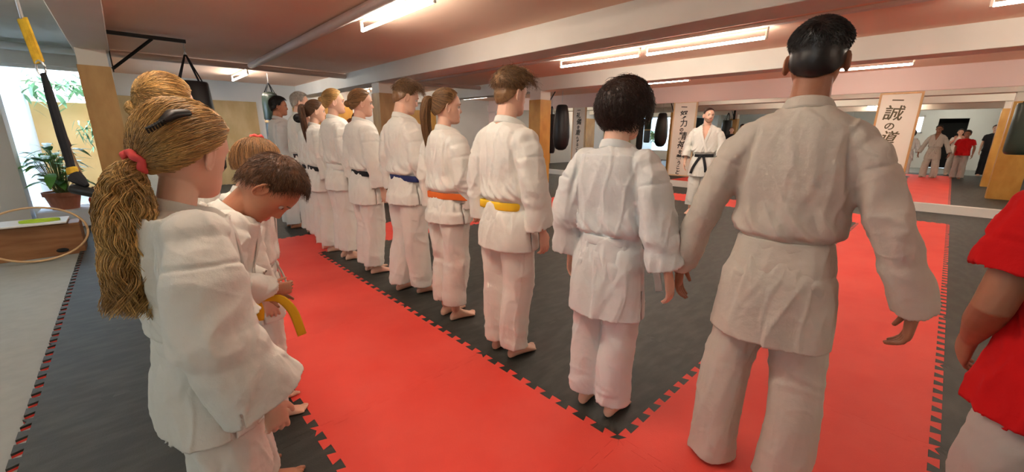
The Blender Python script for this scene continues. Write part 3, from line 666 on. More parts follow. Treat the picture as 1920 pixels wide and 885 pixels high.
def make_hair(h, X, rng):
    """h: dict(style, k, L, lift, n, r, curl, tie=(az,el), tail=[offsets], tr, tn). X maps head coords to local coords. returns V,F"""
    st = h['style']; k = h.get('k', 1); az0, el0 = HL[st]; g = G()
    els = np.radians(np.linspace(-88, 90, 64)); azs = np.linspace(-pi, pi, 96, endpoint=False); secs = []
    for e in els:
        a = azs; lim = np.interp(np.degrees(np.abs(a)), az0, el0); m = ss(-4, 3, np.degrees(e)-lim); th = hair_th(st, a, np.full_like(a, e), k)
        d = dirv(a, np.full_like(a, e)); cl = noise(d*h.get('clump', 7)+h.get('seed', 0))*.004*k*h.get('rough', 1)
        p0 = HC+(ell(d, np.zeros(len(a)))-HC)*.86; p1 = ell(d, th+cl*(1 if st != 'fade' else .3))
        secs.append(p0+(p1-p0)*m[:, None])
    g.loft(secs); v, f = g.data(); VS = [v]; FS = [f]; cnt = len(v)
    def addS(V, F):
        nonlocal cnt
        VS.append(V); FS.append((F+cnt).tolist()); cnt += len(V)
    n = h.get('n', 900); K = 7
    az = rng.uniform(-pi, pi, n*2); el = np.arcsin(rng.uniform(-.9, 1, n*2)); lim = np.radians(np.interp(np.degrees(np.abs(az)), az0, el0)); ok = el > lim+.03; az, el = az[ok][:n], el[ok][:n]; d = dirv(az, el)
    if 'tie' in h:
        t = dirv(np.radians(h['tie'][0]), np.radians(h['tie'][1])); t = np.repeat(t[None], len(d), 0); om = np.arccos(np.clip((d*t).sum(1), -.999, .999)); P = []
        K = 10
        for i in range(K):
            s = i/(K-1); q = (np.sin((1-s)*om)[:, None]*d+np.sin(s*om)[:, None]*t)/np.sin(om)[:, None]; q /= np.linalg.norm(q, axis=1, keepdims=True)
            P.append(ell(q, hair_th(st, np.arctan2(q[:, 1], q[:, 0]), np.arcsin(q[:, 2]), k)+.0015+.003*sin(pi*s)*rng.rand(len(q))*h.get('lift', 1)))
        addS(*strands(np.stack(P, 1), h.get('r', .0012), .8))
    else:
        c = dirv(np.radians(h.get('crown', (180, 50))[0]), np.radians(h.get('crown', (180, 50))[1])); ax = np.cross(np.repeat(c[None], len(d), 0), d); ax /= np.linalg.norm(ax, axis=1, keepdims=True)+1e-6
        ax += rng.randn(*ax.shape)*h.get('mess', .25); ax -= d*(ax*d).sum(1, keepdims=True); ax /= np.linalg.norm(ax, axis=1, keepdims=True)
        front = ss(10, 60, np.degrees(el))*ss(110, 30, np.degrees(np.abs(az)))
        L = h.get('L', .03)*(.6+.7*rng.rand(len(d)))*(1+h.get('fringe', 0)*front)
        if st == 'fade': L *= ss(-5, 40, np.degrees(el))*.9+.1
        P = []
        for i in range(K):
            s = i/(K-1); th = L*s/.09; q = d*np.cos(th)[:, None]+np.cross(ax, d)*np.sin(th)[:, None]
            tt = hair_th(st, az, el, k)-.001+h.get('lift', .3)*L*s*(.4+.6*rng.rand(len(d)))*(1+h.get('flift', 0)*front)
            if st == 'bob': tt = tt*(1-.5*s*0)
            p = ell(q, tt); p = p+h.get('curl', 0)*np.stack([np.sin(7*s*h.get('cf', 2)+9*d[:, 0]*9), np.cos(6*s*h.get('cf', 2)+d[:, 1]*70), np.sin(5*s+d[:, 2]*60)], 1)
            P.append(p)
        addS(*strands(np.stack(P, 1), h.get('r', .0013), .35))
    out = X(np.concatenate(VS)); F = [q for f in FS for q in f]; cnt = len(out); OV = [out]
    if h.get('tail') is not None:
        td = dirv(np.radians(h['tie'][0]), np.radians(h['tie'][1]))[None]; p0 = X(ell(td, np.array([.008*k])))[0]; nrm = X(HC[None])[0]; nd = (p0-nrm)/np.linalg.norm(p0-nrm)
        pts = [p0-nd*.008]+[p0+np.array(o) for o in h['tail']]; pts = np.array(pts); m = len(pts); tt = np.linspace(0, m-1, 26); path = np.stack([np.interp(tt, range(m), pts[:, i]) for i in range(3)], 1)
        for _ in range(3): path[1:-1] = (path[:-2]+2*path[1:-1]+path[2:])/4
        R0 = np.interp(np.linspace(0, 1, 26), np.linspace(0, 1, len(h['tr'])), h['tr'])
        gg = G().tube(path, [(r*.72*(1 if i_ < 17 else max(.12, 1-(i_-16)/9)),)*2 for i_, r in enumerate(R0)], 12, (1, 0, 0)); v2, f2 = gg.data(); OV.append(v2); F += [tuple(i+cnt for i in q) for q in f2]; cnt += len(v2)
        N = h.get('tn', 500); K2 = 26; ph = rng.uniform(0, 2*pi, N); rr = np.sqrt(rng.rand(N))*.5+.55; rr = np.minimum(rr, 1.08); wf = h.get('wave', .004); PP = []
        cl = rng.randint(0, h.get('ncl', 40), N)*7.3; ph = (cl*2.399) % (2*pi)+rng.randn(N)*.16; rr = np.minimum(.35+.75*np.abs(np.sin(cl*5.1))**.5+rng.randn(N)*.06, 1.1)
        for i in range(K2):
            T_ = path[min(i+1, 25)]-path[max(i-1, 0)]; T_ /= np.linalg.norm(T_); U = np.cross(T_, (0.1, 1, .05)); U /= np.linalg.norm(U); W = np.cross(T_, U); s = i/25
            wv = wf*np.stack([np.sin(s*h.get('wfreq', 14)+cl*1.7), np.cos(s*h.get('wfreq', 14)*.8+cl*2.9)], 1)*min(1, s*4)
            q = path[i]+np.outer(np.cos(ph)*rr*R0[i]+wv[:, 0], U)+np.outer(np.sin(ph)*rr*R0[i]+wv[:, 1], W); PP.append(q)
        PP = np.stack(PP, 1); cut = rng.uniform(.82, 1.0, N)
        PP = PP[:, :1]+(PP-PP[:, :1])*1.0
        for j in range(N):
            if cut[j] < 1: idx = np.linspace(0, 25*cut[j], K2); PP[j] = np.stack([np.interp(idx, range(K2), PP[j][:, c]) for c in range(3)], 1)
        v3, f3 = strands(PP, h.get('r', .0012)*1.2, .6); OV.append(v3); F += (f3+cnt).tolist(); cnt += len(v3)
    if h.get('bun'):
        bd, br = h['bun']; td = dirv(np.radians(bd[0]), np.radians(bd[1]))[None]; c0 = ell(td, np.array([br*.7]))[0]
        N = h.get('bn', 260); K2 = 12; a0 = rng.uniform(0, 2*pi, N); b0 = rng.uniform(-1, 1, N); PP = []
        gg = G().ball((0, 0, 0), br*.86, 16, 12); v2, f2 = gg.data(); v2 = X(v2+c0); OV.append(v2); F += [tuple(i+cnt for i in q) for q in f2]; cnt += len(v2)
        fr = frame(np.zeros(3), td[0], (0.02, .3, 1), (0, 1, .1))
        for i in range(K2):
            an = a0+i/(K2-1)*2.2; bb = b0+.25*np.sin(i*.6+a0*3)*h.get('bcurl', .4); rad = br*(.92+.1*np.sin(i*1.3+a0*7)*h.get('bcurl', .4)); cz = np.clip(bb, -1, 1); cr = np.sqrt(1-cz*cz)
            PP.append(fr(np.stack([cz*rad, cr*np.cos(an)*rad, cr*np.sin(an)*rad], 1))+c0)
        v3, f3 = strands(np.stack(PP, 1), h.get('r', .0012)*1.3, .7); OV.append(X(v3)); F += (f3+cnt).tolist(); cnt += len(v3)
    return np.concatenate(OV), F

def person(label, loc, rz, H, hair, gi='gi', belt='blackbelt', skin='skin', hs=1.0, wf=1.0, df=1.0, arms=None, hem=.72, tz=.10, head=(0, 0, 0), bend=0, stance=.095, vox=.009, bvox=.005, seed=0,
           hands=None, cuff=.86, tails=((.05, .20), (-.06, .18)), style='gi', fold=1.0, feet=(8, -8), fem=False, sleeve=1.0, trouser='same', neckf=0, hcurl=.35, extra=None, waist=1.0, knee=0, hairmat='h_brown', lean=0, slit=True, hipw=1.0, tw=1.0, zbelt=1.0, thead=None, beard=False):
    rng = np.random.RandomState(seed+17); S = H/1.75
    chin = 1.75-.225*hs; nb = chin-.062
    arms = arms or {}
    A = {}
    for s in (-1, 1):
        d = dict(sh=(-.02, s*.172*wf, 1.41), el=(-.045, s*.225*wf, 1.14), wr=(.01, s*.235*wf, .885)); d.update(arms.get(s, {})); A[s] = {k: np.array(v, float) for k, v in d.items()}
    B = bend_fn(bend)
    hy, hp, hr = head
    HR = rotm('Z', hy)@rotm('Y', hp)@rotm('X', hr); piv = np.array((-.02, 0, .035))
    hpos = np.array((.012+neckf, 0, chin))
    if thead: hpos = hpos+np.array(thead)
    XH = lambda P: B(((np.asarray(P)-piv)@HR.T+piv)*hs+hpos)
    # ---- body
    g = G(); hv, hf = head_geo(fem).data(); g.add(((hv-piv)@HR.T+piv)*hs+hpos, hf)
    nr = (.050 if fem else .058)*(.9+.1*hs)*min(1.0, .5+.5*wf)
    nend = ((np.array((-.020, 0, .055))-piv)@HR.T+piv)*hs+hpos
    g.tube([(-.035, 0, nb-.06), (-.03+neckf*.4, 0, nb+.0), nend], [(nr*1.25, nr*1.3), (nr*1.02, nr*1.05), nr*.98], 20, (1, 0, 0))
    tors = [(nb+.012, .06, .03, -.09), (nb-.02, .105, .05, -.092), (1.41, .135, .075, -.10), (1.34, .155, .09, -.112), (1.24, .155, .10, -.105), (1.12, .135, .095, -.085), (1.02, .14, .09, -.09), (.93, .155, .09, -.11), (.86, .15, .08, -.11), (.82, .12, .06, -.08)]
    g.loft([sup(28, w*wf*.93, a*df, b*df, z) for z, w, a, b in tors][::-1])
    for s in (-1, 1):
        a = A[s]; fd = a['wr']-a['el']; fd /= np.linalg.norm(fd)
        g.tube([a['sh'], (a['sh']+a['el'])/2, a['el'], a['el']*.6+a['wr']*.4, a['wr']], [.034*wf, .040*wf, .037*wf, .037*wf, (.022, .027)], 14, (0, 1, 0))
        dd = np.array(a.get('hd', fd*.8+np.array((0.05, 0, -.35)))); dd /= np.linalg.norm(dd)
        add_hand(g, a['wr']+dd*.012, dd, a.get('th', (1, 0, .1)), a.get('pn', (0.1, -s, 0)), (.95+.05*hs)*(1 if not fem else .92), a.get('curl', np.array(hcurl)).item() if 'curl' in a else hcurl)
        fx = 0.0+(extra or {}).get('fx', {}).get(s, 0)
        g.tube([(-.005, s*.085*wf, .90), (.0, s*.088*wf, .72), (.012+knee, s*(.4*.09+.6*stance), .50), (-.02+fx*.6, s*stance, .32), (-.012+fx, s*stance, .085)], [.085*wf, .078*wf, .053*wf, .052*wf, .034], 16, (1, 0, 0))
        add_foot(g, fx, s*stance, R(feet[0] if s > 0 else feet[1]), .98)
    V, F = remesh(g, bvox, 2, .5)
    cc = V[F].mean(1); hl = ((cc-hpos)/hs-piv)@HR+piv
    mi = ((hl[:, 0] > .075) & (np.abs(hl[:, 1]) < .022) & (hl[:, 2] > .037) & (hl[:, 2] < .0575)).astype(np.int32)
    body = new_mesh_obj('person', B(V)*S, F, [M[skin], M['lips']], smooth=True, mi=mi)
    body.location = (*loc, 0.0); body.rotation_euler = (0, 0, rz)
    tag(body, label, 'person')
    for s in (-1, 1):
        e = G().ball((0, 0, 0), .0105, 16, 12); v, f = e.data(); c = np.array((.0675, s*.031, .112))
        ew = new_mesh_obj('eye', XH(v+c)*S, f, M['eye_white'], body, True)
        v2 = v*np.array((.35, .5, .5))+c+np.array((.0085, 0, 0)); new_mesh_obj('iris', XH(v2)*S, f, M['iris'], ew, True)
        eb = G().tube([(.086, s*.015, .129), (.088, s*.028, .134), (.079, s*.045, .130)], [(.003, .003), (.0035, .003), (.002, .002)], 8); v, f = eb.data(); new_mesh_obj('eyebrow', XH(v)*S, f, M[hairmat], body, True)
    if beard:
        hv2, hf2 = head_geo(fem).data(); n0 = 72*61; hv2 = hv2[:n0]; hf2 = [f_ for f_ in hf2 if len(f_) == 4 and max(f_) < n0]
        cen = np.array([hv2[list(f_)].mean(0) for f_ in hf2]); X0, Y0, Z0 = cen[:, 0], np.abs(cen[:, 1]), cen[:, 2]
        k_ = (X0 > -.005) & (Z0 < .058+.6*np.maximum(0, Y0-.04)) & (Z0 > .0) & ~((Y0 < .021) & (Z0 > .036) & (Z0 < .058)) | ((Z0 > .058) & (Z0 < .067) & (Y0 < .024) & (X0 > .07))
        dirs = hv2-np.array((.02, 0, .06)); dirs /= np.linalg.norm(dirs, axis=1, keepdims=True)
        new_mesh_obj('beard', XH(hv2+dirs*.0022)*S, [f_ for f_, q_ in zip(hf2, k_) if q_], M['stubble'], body, True)
    # ---- trousers
    tm = M[gi] if trouser == 'same' else M[trouser]
    g = G(); q = .95*hipw
    g.loft([sup(28, .15*wf*hipw, .10*df, -.115*df, 1.02), sup(28, .165*wf*hipw, .105*df, -.13*df, .93), sup(28, .165*wf*hipw, .10*df, -.13*df, .86), sup(28, .13*wf*hipw, .08*df, -.10*df, .80)][::-1])
    for s in (-1, 1):
        fx = (extra or {}).get('fx', {}).get(s, 0)
        g.tube([(-.01, s*.085*wf, .90), (-.005, s*.09*wf, .74), (.010+knee, s*(.4*.092+.6*stance), .50), (-.01+fx*.6, s*stance, .30), (-.022+fx, s*stance, tz+.02), (-.022+fx, s*stance, tz-.02)], [(.118*df, .088*wf), (.112*df, .093*wf), (.102*tw, .090*wf*tw), (.101*tw, .088*wf*tw), (.092*tw, .090*wf*tw), (.090*tw, .090*wf*tw)], 22, (1, 0, 0), ends=False)
    V, F = remesh(g, vox, 3); N = normals(V, F); x, y, z = V.T
    def nz(fx_, fy_, fz_, o): return noise(np.stack([x*fx_, y*fy_, z*fz_], 1)+o+seed*3.3)
    ux = x+.03*noise(V*5+seed); uy = y+.03*noise(V*5+seed+9)
    D = .007*ridge(np.stack([x*7, y*7+.6*np.sin(z*5), z*1.2], 1)+seed)+.003*nz(12, 12, 4, 4)+.0046*crease(np.stack([ux*9, uy*8+z*1.5, z*1.1], 1)+seed, .09)+.0020*crease(np.stack([ux*8+z*5, uy*8, z*4], 1)+seed+3, .08)
    D += .0035*ridge(np.stack([x*4, y*4, z*12+5*x], 1)+seed+7)*(gauss(z-.52, .10)+gauss(z-tz-.06, .08))
    D += .006*ridge(np.stack([x*4, y*9, z*8+6*np.abs(y)], 1)+seed+9)*gauss(z-.80, .07)
    V = V+N*(D*fold)[:, None]
    cz = V[F].mean(1); N2 = normals(V, F)[F].mean(1); keep = ~((cz[:, 2] < tz+.004) & (N2[:, 2] < -.35))
    o = new_mesh_obj('trousers', V*S, F[keep], tm, body, True); sd = o.modifiers.new('cloth', 'SOLIDIFY'); sd.thickness = .004; sd.offset = -1
    # ---- jacket
    zb = zbelt; tee = style == 'tee'
    sec = [(nb+.020, .070, .045, -.085), (nb+.004, .105, .062, -.100), (nb-.016, .146, .078, -.116), (1.425, .174, .094, -.127), (1.375, .190, .110, -.136), (1.28, .20, .122, -.138), (1.18, .19, .126, -.128), (1.10, .18, .128, -.120), (zb+.05, .168, .124, -.116), (zb+.015, .155*waist, .112, -.106), (zb-.015, .155*waist, .112, -.108), (zb-.05, .172*waist, .120, -.125), (.88, .188*hipw, .132, -.142), (hem+.07, .200*hipw, .140, -.150), (hem-.012, .205*hipw, .145, -.155)]
    if tee: sec = [(a, w, f, b) for a, w, f, b in sec if a > 1.06]+[(1.0, .182*hipw, .135, -.140), (.93, .196*hipw, .140, -.158), (hem-.012, .206*hipw, .140, -.162)]
    sec = [t for t in sec if t[0] >= hem-.013]
    g = G().loft([sup(40, w*wf, f*df, b*df, z, 2.4) for z, w, f, b in sec][::-1]); CUT = {}
    for s in (-1, 1):
        a = A[s]; sh, el, wr = a['sh'], a['el'], a['wr']; ce = el+(wr-el)*cuff if not tee else sh+(el-sh)*.62
        CUT[s] = (ce, (wr-el)/np.linalg.norm(wr-el) if not tee else (el-sh)/np.linalg.norm(el-sh)); k = sleeve; g.ball(sh+np.array((0, -s*.016, -.030)), (.088, .064*wf, .066), 20, 14)
        if not tee: g.tube([sh+np.array((0, -s*.02, -.04)), sh*.75+el*.25, (sh+el)/2, el, (el+ce)/2, ce+CUT[s][1]*.02], [(.056*wf, .080), (.063*wf, .083), (.061*k, .080*k), (.060*k, .078*k), (.062*k, .084*k), (.064*k, .094*k)], 22, (0, 1, 0), ends=False)
        else: g.tube([sh+np.array((0, -s*.02, -.04)), sh*.8+ce*.2, (sh+ce)/2, ce+CUT[s][1]*.02], [(.05*wf, .075), (.062*wf, .078), (.062*k, .075*k), (.066*k, .08*k)], 22, (0, 1, 0), ends=False)
    V, F = remesh(g, vox, int(6*(.009/vox)**1.5), .5); N = normals(V, F); x, y, z = V.T
    def seg(P, a, b): t = np.clip(((P-a)@(b-a))/((b-a)@(b-a)), 0, 1); return np.linalg.norm(P-a-t[:, None]*(b-a), axis=1), t
    wa = np.zeros(len(V)); al = np.zeros(len(V)); seam = np.zeros(len(V)); cr = np.zeros(len(V)); sg = np.sign(y)
    for s in (-1, 1):
        a = A[s]; m = (sg == s); d1, t1 = seg(V, a['sh'], a['el']); d2, t2 = seg(V, a['el'], a['wr']); L1 = np.linalg.norm(a['el']-a['sh']); L2 = np.linalg.norm(a['wr']-a['el'])
        near2 = d2 < d1; aa = np.where(near2, L1+t2*L2, t1*L1); dd = np.minimum(d1, d2); w_ = m*ss(.125, .085, dd)*ss(.14, .19, np.abs(y)/wf+.25*np.maximum(0, z*0)); wa = np.maximum(wa, w_); al = np.where(m, aa, al)
        seam += m*gauss(aa-.125, .0065)*ss(.16, .2, np.abs(y)/wf); 
    ay = np.abs(y)/wf; back = ss(.02, -.04, x)
    tor = (1-wa)
    up = ss(zb-.03, zb+.04, z); bel = gauss(z-zb, .030) if not tee else 0*z
    wy = y+.10*(z-1.2)*np.sign(y)*np.abs(np.sin(z*6))
    ux = x+.03*noise(V*5+seed); uy = y+.03*noise(V*5+seed+9)
    D = tor*(.0065*ridge(np.stack([wy*7, x*5, z*1.8], 1)+seed*1.7)+.004*nz2(V, (12, 12, 5), seed)+.0060*crease(np.stack([uy*9+z*1.2, ux*7, z*1.2], 1)+seed, .085)+.0020*crease(np.stack([uy*11-z*5, ux*8, z*3.5+uy*4], 1)+seed+4, .08))
    D += tor*up*.010*ridge(np.stack([y*15+1.5*np.sin(z*9), x*10, z*3], 1)+seed+5)*gauss(z-zb-.085, .07)
    D += tor*(1-up)*(.006*ridge(np.stack([y*18, x*14, z*3], 1)+seed+8)*gauss(z-zb+.055, .05)+.010*noise(np.stack([x*6, y*6, z*1.2], 1)+seed)*ss(.95, .75, z))
    D -= tor*up*back*.026*gauss(ay-.150-.02*np.sin(z*11+seed), .011)*gauss(z-1.25, .13)*(.6+.4*noise(np.stack([z*6, y*2, x], 1)+seed)) 
    D += wa*(.005*ridge(np.stack([al*10+y*6, x*6, z*2], 1)+seed+11)*(.3+gauss(al-.30, .08))+.005*ridge(np.stack([ux*9, uy*9, z*1.6], 1)+seed+2)+.0046*crease(np.stack([ux*8+al*4, uy*7, al*2.4], 1)+seed+6, .09)+.0022*crease(np.stack([ux*8-al*9, uy*7, al*6], 1)+seed+16, .08))
    D -= seam*.006
    if tee: D *= .8
    D *= fold*(1-.9*bel)
    D -= .004*bel
    V = V+N*D[:, None]
    if not tee:
        pk = (.012*ss(zb+.028, zb+.065, z)*ss(zb+.17, zb+.08, z))*tor; V = V+N*pk[:, None]; V[:, 2] -= .006*pk/.012*1.0
    bvh = BVHTree.FromPolygons([Vector(p) for p in V], F.tolist())
    C = V[F].mean(1); NF = normals(V, F)[F].mean(1); keep = ~((C[:, 2] < hem+.004) & (NF[:, 2] < -.35))
    for s in (-1, 1):
        ce, ax = CUT[s]; dd = (C-ce)@ax; rad = np.linalg.norm((C-ce)-dd[:, None]*ax, axis=1); keep &= ~((dd > .002) & (dd < .05) & (rad < .15) & ((NF@ax) > .5))
    if not tee:
        w_ = np.interp(C[:, 2], [1.20, 1.47], [0, .062]); keep &= ~((C[:, 0] > 0) & (np.abs(C[:, 1]) < w_) & (C[:, 2] > 1.20))
        if slit: keep &= ~((np.abs(C[:, 0]+.01) < .004+.015*np.maximum(0, hem+.15-C[:, 2])) & (C[:, 2] < hem+.15) & (np.abs(C[:, 1]) > .12*wf))
    keep &= ~((np.hypot(C[:, 0]+.025, C[:, 1]) < nr*1.05) & (C[:, 2] > nb-.008))
    jm = M[gi] if style != 'tee' else M[(extra or {}).get('shirt', 'red_shirt')]
    o = new_mesh_obj('jacket' if not tee else 'shirt', B(V)*S, F[keep], jm, body, True); sd = o.modifiers.new('cloth', 'SOLIDIFY'); sd.thickness = .005; sd.offset = -1
    def surf(p, off):
        p = Vector(p); r = bvh.find_nearest(p); return np.array(r[0])+np.array(r[1])*off if r[0] is not None else np.array(p)
    # ---- collar band
    if not tee:
        cw = nr*1.06+.004
        pts = [(.14, -.05, 1.03), (.145, -.035, 1.10), (.145, -.005, 1.18), (.135, .03, 1.27), (.11, .055, 1.36), (.065, .078, 1.44), (.02, cw+.014, nb+.010), (-.03, cw+.004, nb+.026), (-.068, cw*.76, nb+.036), (-.090, 0, nb+.040)]
        full = pts+[(p[0], -p[1], p[2]) for p in reversed(pts[:-1])]; full = np.array(full)*np.array((1, min(1, wf+.1), 1)); P = []
        for i, p in enumerate(full):
            j = min(i, len(full)-1-i)
            P.append(surf(p, .004+(.005 if i > len(full)/2 else 0)) if j < 6 else p)
        P = np.array(P); tt = np.linspace(0, len(P)-1, 64); P = np.stack([np.interp(tt, range(len(P)), P[:, i]) for i in range(3)], 1)
        for _ in range(4): P[1:-1] = (P[:-2]+2*P[1:-1]+P[2:])/4
        secs = []
        for i in range(len(P)):
            T_ = P[min(i+1, 63)]-P[max(i-1, 0)]; T_ /= np.linalg.norm(T_); Nn = P[i]-np.array((-.02, 0, P[i][2]-.02)); Nn -= T_*(Nn@T_); Nn /= np.linalg.norm(Nn); W = np.cross(T_, Nn)
            secs.append(P[i]+np.array([Nn*a_+W*b_ for a_, b_ in ((.0045, -.019), (.006, -.012), (.006, .012), (.0045, .019), (0, .021), (-.004, .018), (-.004, -.018), (0, -.021))]))
        gg = G().loft(secs); v, f = gg.data(); new_mesh_obj('collar', B(v)*S, f, M[gi], body, True)
    # ---- belt
    if belt and not tee:
        n = 72; rings = []; base = []
        for q_ in np.linspace(0, 2*pi, n, endpoint=False):
            dr = Vector((cos(q_), sin(q_), 0)); best = 0
            for dz in (-.014, 0, .014):
                hit = bvh.ray_cast(Vector((0, 0, zb+dz))+dr*.6, -dr); 
                if hit[0] is not None and hit[0].xy.length < .26: best = max(best, hit[0].xy.length)
            base.append(best if best else .12)
        base = np.array(base)
        for _ in range(6): base = np.maximum(base, (np.roll(base, 1)+np.roll(base, -1))/2)*.5+.5*(np.roll(base, 1)+np.roll(base, -1))/2
        qs = np.linspace(0, 2*pi, n, endpoint=False); th = .0235
        for rr, zz in ((-.006, -th), (.009, -th), (.0115, -th*.8), (.0115, th*.8), (.009, th), (-.006, th), (-.006, -th)):
            rd = base+rr+.001; rings.append(np.stack([np.cos(qs)*rd, np.sin(qs)*rd, zb+zz+.004*np.sin(qs+seed)+.012*np.cos(qs)*-.5], 1))
        gg = G().loft(rings, caps=False); xk = base[0]+.016
        gg.ball((xk, 0, zb-.005), (.016, .030, .026), 14, 9)
        dflt = []
        for yy, L in (tails or ()):
            dflt.append([(xk+.004, yy*.3, zb-.012), (xk+.020, yy*.8, zb-L*.35), (xk+.028, yy*1.3, zb-L*.7), (xk+.020, yy*1.5, zb-L)])
        for tl in dflt+list((extra or {}).get('tails', [])):
            P = np.array(tl, float); tt = np.linspace(0, len(P)-1, 14); P = np.stack([np.interp(tt, range(len(P)), P[:, i]) for i in range(3)], 1)
            for _ in range(2): P[1:-1] = (P[:-2]+2*P[1:-1]+P[2:])/4
            gg.tube(P, [(.0035, .021)]*14, 8, (extra or {}).get('tref', (1, 0, 0)), ends=False)
        v, f = gg.data(); new_mesh_obj('belt', B(v)*S, f, M[belt], body, True)
    # ---- hair
    v, f = make_hair(hair, XH if hair.get('tailbend', True) else XH, rng); new_mesh_obj('hair', v*S, f, M[hairmat], body, True)
    if 'tie' in hair and hair.get('band'):
        td = dirv(np.radians(hair['tie'][0]), np.radians(hair['tie'][1]))[None]; c = ell(td, np.array([hair.get('band_o', .010)]))[0]; fr = frame(c, td[0], (0, .2, 1), (0, 1, 0)); q_ = np.linspace(0, 2*pi, 21)
        rb = hair.get('band_r', .017); gg = G().tube([fr(((.004*sin(5*t), rb*cos(t), rb*sin(t)),))[0] for t in q_], [hair.get('band_w', .005)]*21, 10, tuple(td[0]), ends=False); v, f = gg.data()
        new_mesh_obj('hair_tie', XH(v)*S, f, M[hair['band']], body, True)
    return body, XH, S
def crease(P, w=.07): return np.exp(-(noise(P)/w)**2)
def nz2(V, fr, o): return noise(V*np.array(fr)+o*1.37)

ZF = 0.0
def hair(**k): return k
# the line, facing the mirror wall, nearest first -----------------------------------------------
person('student with a white belt and thick dark brown hair, alone at the corner', (1.57, 1.0), R(4), 1.575, hair(style='bob', k=.86, L=.055, lift=.24, n=3800, r=.0011, mess=.6, curl=.003, clump=9, rough=1.4), hairmat='h_dark',
       gi='gi_cool', belt='gi_cool', hs=1.12, wf=1.0, hem=.61, tz=.115, seed=1, vox=.007, bvox=.0042, cuff=.80, sleeve=1.28, stance=.085, feet=(4, -2), neckf=.01,
       arms={-1: dict(el=(-.03, -.25, 1.13), wr=(.0, -.31, .89)), 1: dict(el=(-.06, .22, 1.13), wr=(.0, .24, .88))}, head=(R(-14), R(6), 0), extra=dict(tails=[[(.14, .0, .99), (.20, -.08, .9), (.22, -.17, .80), (.2, -.2, .70)]]), tails=((.05, .2),))
person('student with a yellow belt and swept blond-topped dark hair in the line', (1.59, 1.72), R(2), 1.68, hair(style='fade', k=1.35, L=.038, lift=.6, n=3400, r=.0011, mess=.6, fringe=.5, flift=.8, crown=(180, 30), rough=2), hairmat='h_mix',
       belt='yellow', hs=1.0, hem=.745, tz=.105, seed=2, vox=.008, cuff=.86, sleeve=1.1, stance=.08, fold=.9,
       arms={-1: dict(el=(-.02, -.225, 1.13), wr=(.05, -.235, .87))}, head=(R(-8), R(4), 0), tails=((-.07, .28), (.05, .2)))
person('student with an orange belt and a long brown ponytail in the line', (1.62, 2.38), 0, 1.64, hair(style='pulled', tie=(180, 18), n=1200, r=.0013, tail=[(-.035, 0, .0), (-.05, .01, -.06), (-.04, .03, -.16), (-.01, .045, -.30), (.0, .05, -.45)], tr=[.014, .026, .034, .030, .012], tn=600, band='gi', wave=.003), hairmat='h_mix',
       belt='orange', hs=1.03, wf=.97, hem=.81, tz=.16, seed=3, vox=.009, cuff=.84, fem=True, arms={-1: dict(el=(.0, -.215, 1.14), wr=(.10, -.19, .93))}, head=(R(-24), 0, 0), stance=.07, hipw=1.02)
person('student with a dark blue belt and swept blond-topped hair in the line', (1.66, 3.04), 0, 1.75, hair(style='fade', k=1.0, L=.036, lift=.6, n=2600, r=.0012, mess=.6, fringe=.6, flift=.6, crown=(180, 35), rough=2), hairmat='h_mix',
       belt='blue', hs=1.0, hem=.80, tz=.09, seed=4, arms={-1: dict(el=(-.01, -.22, 1.15), wr=(.12, -.20, .92))}, head=(R(-16), R(16), 0), stance=.095, tails=((-.06, .28), (.05, .2)), extra=dict(fx={-1: .05, 1: -.05}))
person('black-belted student with light brown hair rolled up at the nape', (1.63, 3.76), 0, 1.73, hair(style='pulled', tie=(180, -8), n=1000, r=.0013, bun=((180, -12), .03), lift=2), hairmat='h_lightbrown',
       hs=1.02, hem=.72, tz=.11, seed=5, fem=True, belt='blackbelt', arms={-1: dict(el=(-.02, -.22, 1.14), wr=(.05, -.22, .87))}, head=(R(-14), 0, 0), stance=.07)
person('blond student with pinned-up hair between two light-brown-haired ones', (1.62, 4.37), 0, 1.77, hair(style='pulled', tie=(180, 10), n=1000, r=.0013, bun=((180, 6), .026), lift=2.5), hairmat='h_blond',
       hs=1.0, hem=.77, tz=.13, seed=6, fem=True, belt='gi', arms={-1: dict(el=(-.02, -.22, 1.16), wr=(.06, -.22, .91))}, head=(R(-16), R(-4), 0), stance=.07)
person('student with a long brown ponytail, half hidden behind a blond student', (1.58, 4.84), 0, 1.69, hair(style='pulled', tie=(180, 18), n=800, r=.0014, tail=[(-.04, 0, .0), (-.05, -.02, -.06), (-.045, -.04, -.18), (-.03, -.045, -.32), (-.02, -.04, -.42)], tr=[.014, .028, .034, .028, .012], tn=300), hairmat='h_brown',
       hs=1.02, wf=.95, hem=.74, tz=.1, seed=7, fem=True, vox=.011, bvox=.006, head=(R(-10), 0, 0), belt='blackbelt')
person('student with black curly hair in a low bun and a black belt', (1.66, 5.32), 0, 1.66, hair(style='pulled', tie=(180, -5), n=900, r=.0015, bun=((185, -22), .052), bcurl=1.2, bn=400), hairmat='h_black',
       hs=1.04, wf=.95, hem=.74, tz=.1, seed=8, fem=True, vox=.011, bvox=.006, head=(R(-10), 0, 0))
person('older grey-haired student with a black belt, towards the far end', (1.72, 5.82), 0, 1.84, hair(style='short', k=.9, L=.02, lift=.25, n=1600, r=.0013), hairmat='h_grey',
       hs=.98, wf=1.12, df=1.08, hem=.70, tz=.08, seed=9, vox=.011, bvox=.006, head=(R(-14), 0, 0))
person('black-haired student with a black belt, farthest of the line', (1.62, 6.42), 0, 1.81, hair(style='short', k=1.1, L=.025, lift=.3, n=1600, r=.0013), hairmat='h_black', skin='skin_tan',
       hs=1.0, hem=.70, tz=.08, seed=10, vox=.011, bvox=.006, head=(R(-16), 0, 0), gi='gi_cool')
